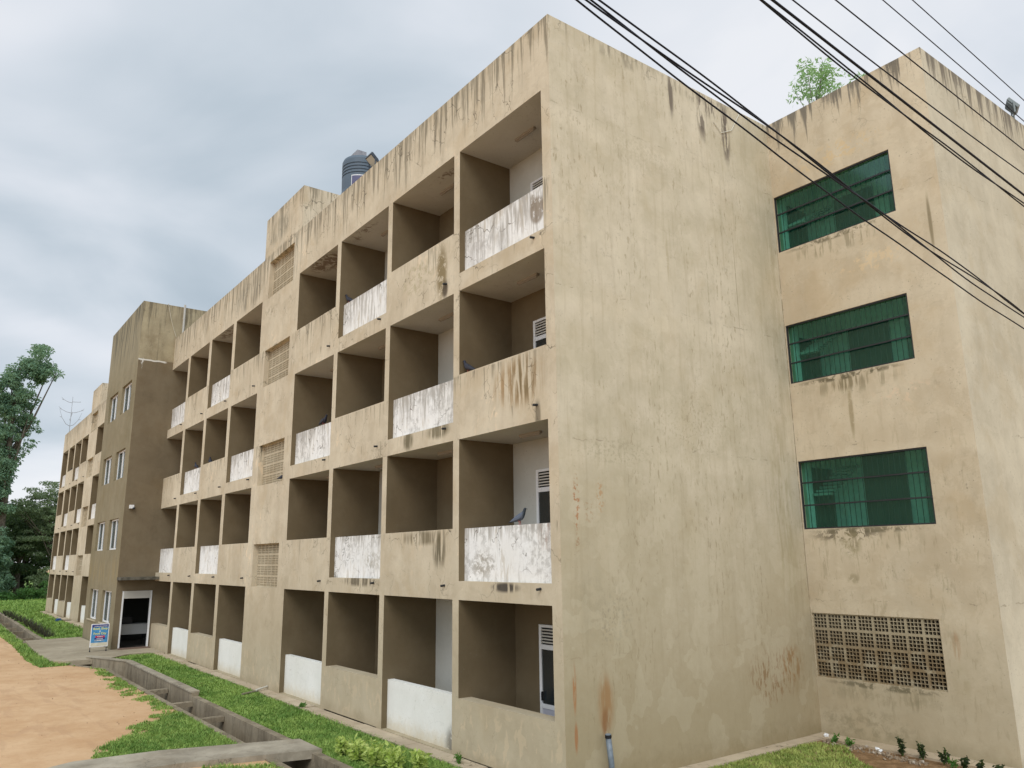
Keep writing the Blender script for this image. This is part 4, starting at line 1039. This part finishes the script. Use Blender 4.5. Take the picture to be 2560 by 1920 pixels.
# small plants
def small_plant(name, x, y, z, h, w, n, lm, label, cat, group, seed, leaf=.08, thin=.4, stems=4, up=-.6):
    rng = random.Random(seed); root = empty(name, (x, y, z), rng.uniform(0, 6)); tag(root, label, cat, group)
    mb_ = MB(); s_m = MB()
    for s in range(stems):
        a = rng.uniform(0, 6.28); lx, ly = math.cos(a) * w * rng.uniform(.2, 1), math.sin(a) * w * rng.uniform(.2, 1); hh = h * rng.uniform(.6, 1.05)
        s_m.tube([(0, 0, 0), (lx * .6, ly * .6, hh * .5), (lx, ly, hh)], [.006, .005, .003], 5)
        for _ in range(n):
            t = rng.uniform(.2, 1.0); b_ = rng.uniform(0, 6.28)
            leaves(mb_, [(lx * (t ** .8), ly * (t ** .8), hh * t, .02, .02, .02, 1)], leaf, rng, up, thin)
    mb_.build('foliage', lm, root); s_m.build('stem', L_green, root); return root
for i, (x, y, h, lab) in enumerate(((-4.75, -1.62, .34, 'yellow green shrub nearest the footbridge'), (-4.40, -1.50, .40, 'tallest yellow green shrub with an upright tip, second from the footbridge'), (-4.15, -1.62, .36, 'yellow green shrub third in the row by the drain edge'), (-3.85, -1.42, .42, 'full yellow green shrub in the middle of the row by the drain'),
        (-3.6, -1.58, .36, 'yellow green shrub fifth in the row by the drain edge'), (-3.3, -1.40, .36, 'yellow green shrub sixth in the row, on the wall side'), (-3.0, -1.45, .38, 'yellow green shrub at the bottom edge of the photo'), (-2.75, -1.1, .36, 'yellow green shrub nearest the white parapet wall'))):
    small_plant('shrub', x, y, .01, h, .17, 17, L_yel, lab, 'shrub', 'yellow green shrubs between wall and drain', 60 + i, leaf=.13, thin=.42, stems=9, up=-.5)
hx = [(-62.3, -2.78), (-59.5, -2.78), (-57.0, -2.78), (-54.8, -2.78), (-52.6, -2.75), (-50.6, -2.72), (-48.9, -2.70), (-47.2, -2.70), (-45.6, -2.72), (-44.1, -2.72), (-42.8, -2.75), (-41.6, -2.77), (-40.4, -2.78), (-39.2, -2.8), (-37.6, -2.81)]
for i, (x, y) in enumerate(hx):
    rng = random.Random(90 + i); root = empty('hedge_plant', (x, y, 0)); mb_ = MB()
    for _ in range(46):
        a = rng.uniform(0, 6.28); t = rng.uniform(.05, .34) ; L = rng.uniform(.25, .48); ca, sa = math.cos(a), math.sin(a); w = .035
        bx, by = ca * t * .8, sa * t * .8; i0 = len(mb_.v)
        mb_.v += [(bx - sa * w, by + ca * w, .05), (bx + sa * w, by - ca * w, .05), (bx + ca * L * .45, by + sa * L * .45, L * rng.uniform(.7, 1.15))]; mb_.f.append((i0, i0 + 1, i0 + 2)); mb_.mi.append(0)
    mb_.build('foliage', L_purple, root)
    if i == len(hx) - 1: lab = 'small dark purple plant standing apart at the near end of the hedge'
    elif i == 0: lab = 'dark purple hedge plant at the far end of the row'
    else: lab = 'dark purple spiky hedge plant beside the drain, %s from the entrance path' % ('', 'second', 'third', 'fourth', 'fifth', 'sixth', 'seventh', 'eighth', 'ninth', 'tenth', 'eleventh', 'twelfth', 'thirteenth', 'fourteenth')[len(hx) - 1 - i]
    tag(root, lab, 'plant', 'dark purple hedge plants')
for i, (x, y, h, lab) in enumerate(((2.02, 6.5, .33, 'dark weed growing nearest the breeze block screen'), (2.4, 6.48, .31, 'dark weed second from the inner corner with a split top'), (2.78, 6.46, .26, 'dark weed third along the paved strip'), (3.15, 6.42, .18, 'low dark weed fourth along the paved strip'), (3.45, 6.4, .18, 'low dark weed near the right edge of the photo'), (3.75, 6.3, .2, 'smallest dark weed at the right frame edge'))):
    small_plant('weed', x, y, .02, h, .09, 26, L_weed, lab, 'weed', 'dark weeds along the stair block', 120 + i, leaf=.06, thin=.6, stems=5, up=-.2)
for i, (x, y, z, h, lab) in enumerate(((-10.0, -.32, .04, .10, 'small green weed in the paving below the white ground parapet'), (-2.75, -.26, .04, .16, 'leafy weed at the wall foot beside the nearest column'), (.62, 6.5, .02, .14, 'bright green weed in the inner corner of the walls'), (1.0, 6.45, .02, .12, 'bright green weed right of the inner corner'), (2.95, 6.42, .02, .12, 'bright green weed between the dark weeds'))):
    small_plant('weed', x, y, z, h, .1, 14, L_green, lab, 'weed', 'bright green weeds by the walls', 150 + i, leaf=.07, thin=.4, stems=5, up=-.5)

fl_ = MB(); fl_.face([(-400, -120, .004), (-110, -120, .004), (-110, 120, .004), (-400, 120, .004)]); fl_.face([(-110, 5.6, .005), (-91, 5.6, .005), (-91, 40, .005), (-110, 40, .005)]); tag(fl_.build('terrain', M_soil), kind='structure')
# ------------------------------------------------------------------ roof things
M_tank, gg, bs = mat('grey_blue_plastic'); p = pos(gg); n = gg.noise(p, 2, 4, .6)
gg.put(bs.inputs['Base Color'], gg.mix(n, (.075, .10, .13, 1), (.105, .14, .175, 1))); bs.inputs['Roughness'].default_value = .5
tk = empty('water_tank', (-14.2, 2.8, 16.55)); tag(tk, 'grey blue ribbed plastic water tank on the roof behind the parapet', 'water tank')
q = MB(); prof = [(0, .70), (.15, .71), (.3, .69), (.75, .70)]
zz = .80
for i in range(4): prof += [(zz, .70), (zz + .012, .672), (zz + .05, .672), (zz + .062, .70)]; zz += .125
prof += [(1.32, .70), (1.42, .70), (1.52, .66), (1.60, .5), (1.66, .25), (1.68, .24), (1.74, .24), (1.75, .01)]
q.tube([(0, 0, a) for a, b in prof], [b for a, b in prof], 40); q.build('tank_body', M_tank, tk, smooth=False)
q = MB(); R_ = .712
for s in range(8):
    a0 = -.95 + s * .11; a1 = a0 + .11
    q.face([(R_ * math.cos(a0), R_ * math.sin(a0), .30), (R_ * math.cos(a1), R_ * math.sin(a1), .30), (R_ * math.cos(a1), R_ * math.sin(a1), .72), (R_ * math.cos(a0), R_ * math.sin(a0), .72)], M_alu)
    R2 = R_ + .004
    z0_, z1_ = .33, .69
    b0 = a0 + (.03 if s == 0 else 0); b1_ = a1 - (.03 if s == 7 else 0)
    q.face([(R2 * math.cos(b0), R2 * math.sin(b0), z0_), (R2 * math.cos(b1_), R2 * math.sin(b1_), z0_), (R2 * math.cos(b1_), R2 * math.sin(b1_), z1_), (R2 * math.cos(b0), R2 * math.sin(b0), z1_)], simple('label_blue', (.09, .09, .16), .5) if 'label_blue' not in bpy.data.materials else bpy.data.materials['label_blue'])
q.build('label', None, tk)
q = MB(); q.box(-15.0, -13.4, 2.0, 3.6, 15.31, 16.54); tag(q.build('tank_stand', M_roof), 'concrete plinth under the water tank', 'plinth')
M_post = simple('grey_concrete_post', (.24, .25, .28), .6800, var=.2)
q = MB(); q.box(-17.35, -16.34, 3.6, 4.0, 13.26, 19.9); tag(q.build('roof_post', M_post), 'grey concrete post standing just left of the water tank', 'post', 'grey posts beside the tank')
q = MB(); q.box(-14.1, -13.0, 3.6, 4.0, 15.31, 18.5); tag(q.build('roof_post', M_post), 'grey post end showing right of the roof floodlight', 'post', 'grey posts beside the tank')
def floodlight(loc, rz, tilt, label, s=1.0):
    root = empty('floodlight', loc, rz); root['label'] = label; root['category'] = 'floodlight'; root['group'] = 'floodlights on the roof edge'
    Mx = Matrix.Rotation(tilt, 4, 'X')
    Mt = Matrix.Translation((0, -.05, .30)) @ Mx
    b_ = MB(); b_.box(-.26 * s, .26 * s, -.04, .04, -.20 * s, .20 * s, None, Mt)
    for i in range(9): b_.box((-.22 + i * .053) * s, (-.205 + i * .053) * s, .04, .085, -.16 * s, .16 * s, None, Mt)
    b_.build('housing', M_lamp, root)
    b_ = MB(); b_.box(-.225 * s, .225 * s, -.046, -.041, -.165 * s, .165 * s, None, Mt); b_.build('lens', M_lens, root)
    b_ = MB(); b_.box(-.285 * s, -.268 * s, -.07, -.03, 0, .32); b_.box(.268 * s, .285 * s, -.07, -.03, 0, .32); b_.box(-.285 * s, .285 * s, -.07, -.03, -.02, 0); b_.build('bracket', M_lamp, root)
    return root
M_lamp = simple('floodlight_grey', (.035, .045, .06), .4250, spec=.4); M_lens = simple('lamp_lens', (.42, .43, .40), .1700, spec=.6)
M_lampR = simple('floodlight_pale_grey', (.19, .22, .225), .5)
fl1 = floodlight((-7.75, .12, 14.20), R(12), R(58), 'small square floodlight on the front parapet beside the water tank')
fl1.rotation_euler = (0, 0, 0); fl1.scale = (.68, .68, 1.0)
fl2 = floodlight((3.76, 11.85, 14.30), R(90), R(-38), 'pale grey floodlight facing away on the right roof edge')
fl2.scale = (.8, .8, .85); fl2.rotation_euler = (0, R(0), R(118))
q = MB(); q.tube([(0, -.05, -.12), (0, -.05, 0)], .02, 6); q.build('mount', M_lampR, fl2)
for ch in [c_ for c_ in bpy.data.objects if c_.parent == fl2 and c_.name.startswith('housing')]: ch.data.materials[0] = M_lampR
for ch in [c_ for c_ in bpy.data.objects if c_.parent == fl2 and c_.name.startswith('bracket')]: ch.data.materials[0] = M_lampR
# pipe and cable on the entrance block, camera
q = MB(); q.tube([(-28.17, .30, 14.0), (-28.17, .30, 15.92)], .05, 10); q.tube([(-28.17, .30, 15.2), (-28.17, .30, 15.24)], .062, 10); tag(q.build('drain_pipe', simple('pipe_cream', (.42, .40, .36), .6)), 'grey vertical pipe fixed high on the side of the entrance block', 'pipe')
q = MB(); q.tube([(-28.2, -.45, 15.85), (-28.2, -.30, 15.2), (-28.2, -.15, 14.7), (-28.2, .02, 14.25)], .018, 6); tag(q.build('rope', simple('rope', (.45, .40, .30), .9)), 'pale rope hanging from the top of the entrance block', 'rope')
sc_ = empty('security_camera', (-28.228, -1.27, 6.1)); tag(sc_, 'small white security camera on the brown side wall above the canopy', 'security camera')
q = MB(); q.box(0, .16, -.08, .10, -.02, .14); q.build('housing', M_alu, sc_); q = MB(); q.tube([(.10, .06, .02), (.17, .11, -.03)], .05, 10); q.build('lens', M_black, sc_)

# ------------------------------------------------------------------ sign board on castors
sg = empty('sign_board', (-27.86, -2.09, .08)); tag(sg, 'blue shop sign board on castors standing in front of the entrance block', 'sign')
M_sblue = simple('sign_blue', (.07, .26, .50), .4250, var=.15, vscale=6); M_snavy = simple('sign_navy', (.03, .04, .20), .5); M_scream = simple('sign_cream', (.62, .58, .46), .5100, var=.1); M_sred = simple('sign_red', (.55, .03, .07), .5)
M_syel = simple('sign_yellow', (.80, .78, .25), .5); M_swhite = simple('sign_white', (.8, .8, .8), .5)
q = MB(); q.box(-.025, .0, -.345, .345, .19, 1.12); q.build('frame', M_swhite, sg)
q = MB(); q.box(.001, .006, -.315, .315, .36, .98, M_sblue); q.box(.001, .006, -.315, .315, .98, 1.09, M_snavy); q.box(.001, .006, -.315, .315, .22, .36, M_scream)
q.box(.007, .011, -.16, .20, .565, .635, M_sred); q.box(.007, .011, -.19, .21, .49, .56, M_snavy); q.box(.007, .011, -.19, .17, .415, .485, simple('sign_grey', (.25, .33, .42), .5)); q.build('poster', None, sg)
def text(body, size, y, z, mt, xoff=.012):
    cu = bpy.data.curves.new('t', 'FONT'); cu.body = body; cu.size = size; cu.align_x = 'CENTER'; cu.extrude = .001; cu.offset = size * .018
    o = bpy.data.objects.new('t', cu); COL.objects.link(o); bpy.context.view_layer.update()
    me = bpy.data.meshes.new_from_object(o); bpy.data.objects.remove(o)
    me.name = 'lettering'; me.materials.clear(); me.materials.append(mt)
    t_ = bpy.data.objects.new('lettering', me); COL.objects.link(t_); t_.parent = sg; t_.location = (xoff, y, z); t_.rotation_euler = (R(90), 0, R(90)); return t_
text('COMMUNICATION', .058, .02, 1.0, M_swhite); text('Book Shop', .125, .01, .885, M_syel); text('&', .085, .0, .80, M_swhite); text('Food City', .12, .0, .69, M_syel)
text('Printout', .06, .02, .58, M_swhite, .014); text('Laminating', .055, .01, .508, M_swhite, .014); text('Binding', .055, -.01, .433, M_swhite, .014)
for sy in (-.32, .30):
    q = MB(); q.box(-.02, .0, sy - .012, sy + .012, .05, .19); q.build('leg', M_black, sg)
    q = MB(); q.box(-.06, .05, sy - .02, sy + .02, .03, .05); q.tube([(.04, sy - .015, .022), (.04, sy + .015, .022)], .022, 10); q.tube([(-.05, sy - .015, .022), (-.05, sy + .015, .022)], .022, 10); q.build('castor', M_black, sg)

# ------------------------------------------------------------------ pipe, broom, stick, stones
pv = empty('vent_pipe', (.12, .84, 0)); tag(pv, 'grey plastic pipe with a black cap standing against the end wall', 'pipe')
q = MB(); q.tube([(0, .05, -.05), (0, .03, .4), (0, -.02, .80)], .048, 16); q.build('pipe_body', M_pvc, pv, smooth=True)
q = MB(); q.tube([(0, -.019, .79), (0, -.022, .84)], [.055, .055], 16, M_blackcap); q.tube([(0, -.022, .841), (0, -.0225, .852)], [.05, .046], 16, M_pvc); q.build('pipe_cap', None, pv)
br = empty('broom', (-50.3, -.75, .0)); tag(br, 'blue broom head with a stick lying on the grass by the far wing', 'broom')
q = MB(); q.box(-.25, .25, -.10, .12, .03, .20); q.box(-.18, .2, -.2, .2, .02, .12); q.build('broom_head', simple('blue_cloth', (.02, .07, .22), .7), br)
q = MB(); q.tube([(.0, .1, .1), (.1, 1.0, .05)], .03, 6); q.build('handle', M_bark, br)
q = MB(); q.tube([(-13.05, -.86, .05), (-13.25, -.35, .07)], .028, 7); tag(q.build('bamboo_stick', simple('old_bamboo', (.20, .18, .12), .8)), 'dull bamboo stick lying in the grass below the stair tower', 'stick')
q = MB(); q.tube([(-13.2, -.42, .09), (-13.42, -.02, .13)], .030, 7); tag(q.build('pipe_offcut', simple('dirty_white_pvc', (.50, .48, .42), .6)), 'short white pipe offcut leaning at the foot of the stair tower', 'pipe')
M_stone = simple('pale_stone', (.42, .36, .29), .7650, var=.3, vscale=20); M_stone2 = simple('brown_stone', (.25, .19, .13), .7650, var=.3, vscale=20)
rng = random.Random(9)
def stone(x, y, z, r, mt, label=None, group=None, cat='stone'):
    mb_ = MB(); n = 7; rr = [(rng.uniform(.6, 1.1)) for _ in range(40)]; k = 0; rings = []
    for i in range(1, 4):
        th = math.pi * i / 4; ring = []
        for j in range(n):
            a = 2 * math.pi * j / n; q = r * rr[k]; k += 1
            ring.append((q * math.sin(th) * math.cos(a), q * math.sin(th) * math.sin(a) * .8, q * math.cos(th) * .6 + r * .4))
        rings.append(ring)
    mb_.face(rings[0]); mb_.face(rings[2][::-1])
    for i in range(2):
        for j in range(n): mb_.face([rings[i][j], rings[i + 1][j], rings[i + 1][(j + 1) % n], rings[i][(j + 1) % n]])
    o = mb_.build('stone', mt, None, loc=(x, y, z)); tag(o, label, cat, group); return o
stone(.30, 6.75, .05, .075, simple('white_rubble', (.75, .75, .76), .6), 'white lump of plaster in the inner corner of the walls', 'pale rubble by the stair block')
stone(1.28, 6.55, .04, .045, M_stone, 'small white stone on the paved strip right of the corner', 'pale rubble by the stair block')
stone(1.52, 6.50, .04, .055, M_alu, 'white chip of rubble in front of the screen', 'pale rubble by the stair block')
stone(1.62, 6.44, .03, .05, M_alu, 'flat white chip next to the rubble in front of the screen', 'pale rubble by the stair block')
rub = MB()
for i in range(170):
    x = rng.uniform(.35, 2.6); y = 6.52 - abs(rng.gauss(0, .16)) - (x > 1.9) * .15; r = rng.uniform(.010, .032)
    Mx = Matrix.Translation((x, y, .01 + r * .4)) @ Euler((rng.uniform(0, 3), rng.uniform(0, 3), rng.uniform(0, 3))).to_matrix().to_4x4()
    rub.box(-r, r, -r * .7, r * .7, -r * .5, r * .5, M_stone2 if i % 9 else M_stone, Mx)
tag(rub.build('rubble'), 'crumbled stones and grit along the paved strip by the stair block', 'rubble', kind='stuff')

peb = MB(); M_peb = simple('dirt_pebble', (.42, .28, .17), .95, var=.4, vscale=15); M_leaf = simple('dry_leaf', (.16, .09, .04), .8)
for i in range(170):
    x = rng.uniform(-34, -8.5); y = rng.uniform(-8, -3.5) if i % 3 else rng.uniform(-5.2, -3.4)
    r = rng.uniform(.006, .014)
    Mx = Matrix.Translation((x, y, r * .4)) @ Euler((rng.uniform(-.4, .4), rng.uniform(-.4, .4), rng.uniform(0, 3))).to_matrix().to_4x4()
    peb.box(-r, r, -r * .7, r * .7, -r * .5, r * .5, M_peb if i % 5 else M_leaf, Mx)
tag(peb.build('pebbles'), 'loose pebbles and dry leaves scattered over the red dirt yard', 'pebbles', kind='stuff')
# ------------------------------------------------------------------ overhead cables
def cable(name, X, y0, y1, k, r, label, wob=0.0, ph=0.0, group='overhead power cables', twist=None, Xe=0.0):
    pts = []; n = 400
    for i in range(n + 1):
        y = y0 + (y1 - y0) * i / n
        yc = min(max(y, -9), 12)     # beyond the poles side keep the slope
        z = k[0] * yc * yc + k[1] * yc + k[2] + (2 * k[0] * yc + k[1]) * (y - yc)
        x = X + Xe * y
        if twist: x += twist * math.cos(y * 1.25 + ph); z += twist * math.sin(y * 1.25 + ph)
        z += wob * (math.sin(y * 1.9 + ph) + .4 * math.sin(y * 4.3 + ph * 2)); pts.append((x, y, z))
    b_ = MB(); b_.tube(pts, r, 7, M_cable); tag(b_.build(name, None, None, smooth=True), label, 'cable', group)
cable('overhead_cable', 6.0, -30, 45, (.006, -.167, 7.429), .0090, 'lowest single black cable of the left bundle, sagging below the others', .008)
cable('overhead_cable', 6.05, -30, 45, (.001, -.159, 7.600), .0090, 'lower strand of the three twisted cables in the left bundle', .006, 1, twist=.02)
cable('overhead_cable', 6.07, -30, 45, (.001, -.156, 7.615), .0090, 'middle strand of the three twisted cables in the left bundle', .006, 3.1, twist=.03)
cable('overhead_cable', 6.05, -30, 45, (.002, -.156, 7.670), .0090, 'topmost strand of the three twisted cables in the left bundle', .006, 4.6, twist=.02)
cable('overhead_cable', 6.7, -30, 45, (.006, -.084, 8.347), .0083, 'first strand of the twisted pair beside the thick cable', .004, 0, twist=.013)
cable('overhead_cable', 6.7, -30, 45, (.006, -.084, 8.352), .0083, 'second strand of the twisted pair beside the thick cable', .004, math.pi, twist=.013)
cable('overhead_cable', 6.7, -30, 45, (0, -.077, 8.528), .0137, 'thickest black cable of the right hand group')
cable('overhead_cable', 6.6, -30, 45, (.004, -.048, 8.921), .0076, 'black cable next above the thickest cable')
cable('overhead_cable', 6.4, -30, 45, (0, -.047, 9.708), .0079, 'fourth cable of the right hand group, crossing the roof corner')
cable('overhead_cable', 5.2, -30, 45, (-.001, -.043, 12.453), .0087, 'thin cable passing in front of the right floodlight')
cable('overhead_cable', 5.2, -30, 45, (-.001, -.045, 13.017), .0087, 'highest thin cable in the top right corner')
q = MB(); q.tube([(.02, 4.95, 13.55), (.02, 5.2, 13.35), (.02, 5.6, 13.55), (.02, 5.95, 14.1)], .009, 6); tag(q.build('loose_wire', simple('white_wire', (.6, .58, .5), .6)), 'loose white wire hanging in a loop on the end wall top', 'wire')

# ------------------------------------------------------------------ pigeons
M_pig, gg, bs = mat('pigeon_grey'); tco = gg.new('ShaderNodeTexCoord').outputs['Object']; so_ = gg.sep(tco)
c = gg.mix(gg.step(so_[0], .05, .10), (.12, .14, .18, 1), (.035, .045, .055, 1)); c = gg.mix(gg.step(so_[0], -.10, -.15), c, (.03, .03, .04, 1))
gg.put(bs.inputs['Base Color'], c); bs.inputs['Roughness'].default_value = .6
M_pigd, gg, bs = mat('pigeon_dark'); tco = gg.new('ShaderNodeTexCoord').outputs['Object']; so_ = gg.sep(tco)
c = gg.mix(gg.step(so_[0], .05, .10), (.035, .035, .045, 1), (.02, .022, .035, 1)); gg.put(bs.inputs['Base Color'], c); bs.inputs['Roughness'].default_value = .6
M_wing = simple('pigeon_wing', (.10, .12, .16), .6); M_wingd = simple('pigeon_wing_dark', (.03, .03, .04), .6); M_beak = simple('beak', (.03, .025, .02), .5); M_foot = simple('pink_foot', (.35, .08, .07), .6)
def make_pigeon(pm, wm_):
    root = empty('pigeon')
    # spine stations: (x, z, half-width, half-height)
    st_ = [(-.185, .055, .012, .004), (-.15, .062, .022, .007), (-.115, .073, .024, .018), (-.075, .088, .036, .034), (-.03, .10, .047, .046), (.02, .115, .050, .052), (.06, .138, .042, .045), (.085, .165, .030, .032), (.098, .190, .024, .025), (.108, .212, .0235, .024), (.122, .224, .021, .019), (.134, .224, .010, .009)]
    b_ = MB(); n = 14
    for i, (x, z, w, h) in enumerate(st_):
        tilt = 0 if i < 5 else min(1.0, (i - 4) * .2) if i < 9 else .6 - (i - 9) * .3
        for j in range(n):
            a = 2 * math.pi * j / n; lz = math.sin(a) * h
            b_.v.append((x - math.sin(tilt) * lz, math.cos(a) * w, z + math.cos(tilt) * lz))
    for i in range(len(st_) - 1):
        for j in range(n): b_.f.append((i * n + j, i * n + (j + 1) % n, (i + 1) * n + (j + 1) % n, (i + 1) * n + j)); b_.mi.append(0)
    b_.f.append(tuple(range(n))[::-1]); b_.f.append(tuple((len(st_) - 1) * n + j for j in range(n))); b_.mi += [0, 0]
    b_.build('body', pm, root, smooth=True)
    for s in (-1, 1):
        w_ = MB(); pr_ = [(.055, .125, .045, .028), (.03, .118, .052, .040), (-.02, .104, .050, .036), (-.07, .088, .040, .026), (-.12, .075, .024, .014), (-.155, .066, .010, .006)]
        for (x, z, y, h) in pr_:
            for a in range(8):
                t = 2 * math.pi * a / 8; w_.v.append((x, s * (y + .007 * math.cos(t)), z + h * math.sin(t)))
        for i in range(5):
            for j in range(8): w_.f.append((i * 8 + j, i * 8 + (j + 1) % 8, (i + 1) * 8 + (j + 1) % 8, (i + 1) * 8 + j)); w_.mi.append(0)
        w_.build('wing', wm_, root, smooth=True)
        l_ = MB(); l_.tube([(.0, s * .02, .07), (.008, s * .022, .03), (.0, s * .022, .004)], [.009, .004, .0035], 6)
        for dx, dy in ((.028, 0), (.02, .014), (.02, -.014), (-.016, 0)): l_.tube([(0, s * .022, .004), (dx, s * .022 + dy, .003)], [.003, .002], 5)
        l_.build('leg', M_foot, root)
    k_ = MB(); k_.tube([(.138, 0, .222), (.152, 0, .217), (.160, 0, .211)], [.006, .0045, .001], 6); k_.build('beak', M_beak, root)
    e_ = MB()
    for s in (-1, 1): e_.tube([(.120, s * .0195, .228), (.120, s * .0222, .228)], [.004, .003], 8)
    e_.build('eye', M_beak, root)
    return root
pigs = [(-1.42, .22, P_[1], 25, 0, 'pale grey pigeon standing on the white parapet of the first floor corner balcony', 0),
        (-2.99, .12, P_[2], 195, 0, 'dark pigeon at the left end of the beige corner parapet, second floor', 1),
        (-9.22, .22, P_[3], 205, 0, 'pigeon on the top floor white parapet leaning at its left end', 1),
        (-9.78, .18, P_[3], 10, 0, 'pigeon on the top floor beige parapet half hidden by a column', 1),
        (-10.65, .22, P_[2], 15, 0, 'dark pigeon on the white parapet next to the stair tower, second floor', 1),
        (-13.25, .08, GZ[1][0] + .0, 100, 0, 'dark pigeon perched upright at the foot of a stair tower grille', 1),
        (-21.65, .2, P_[2], 170, 0, 'dark pigeon on a beige parapet between stair tower and entrance block', 1),
        (-23.7, .22, P_[2], 185, 0, 'dark pigeon on the white parapet left of the stair tower grilles', 1),
        (-59.6, .2, P_[3], 20, 0, 'tiny dark pigeon on the far wing top floor parapet', 1)]
pg = [make_pigeon(M_pig, M_wing), make_pigeon(M_pigd, M_wingd)]; used = [False, False]
for (x, y, z, rz, tl, lab, k) in pigs:
    o = pg[k] if not used[k] else copy_tree(pg[k]); used[k] = True
    o.location = (x, y, z); o.rotation_euler = (0, R(-6), R(rz)); s = 1.25; o.scale = (s, s, s)
    tag(o, lab, 'pigeon', 'pigeons on the building')
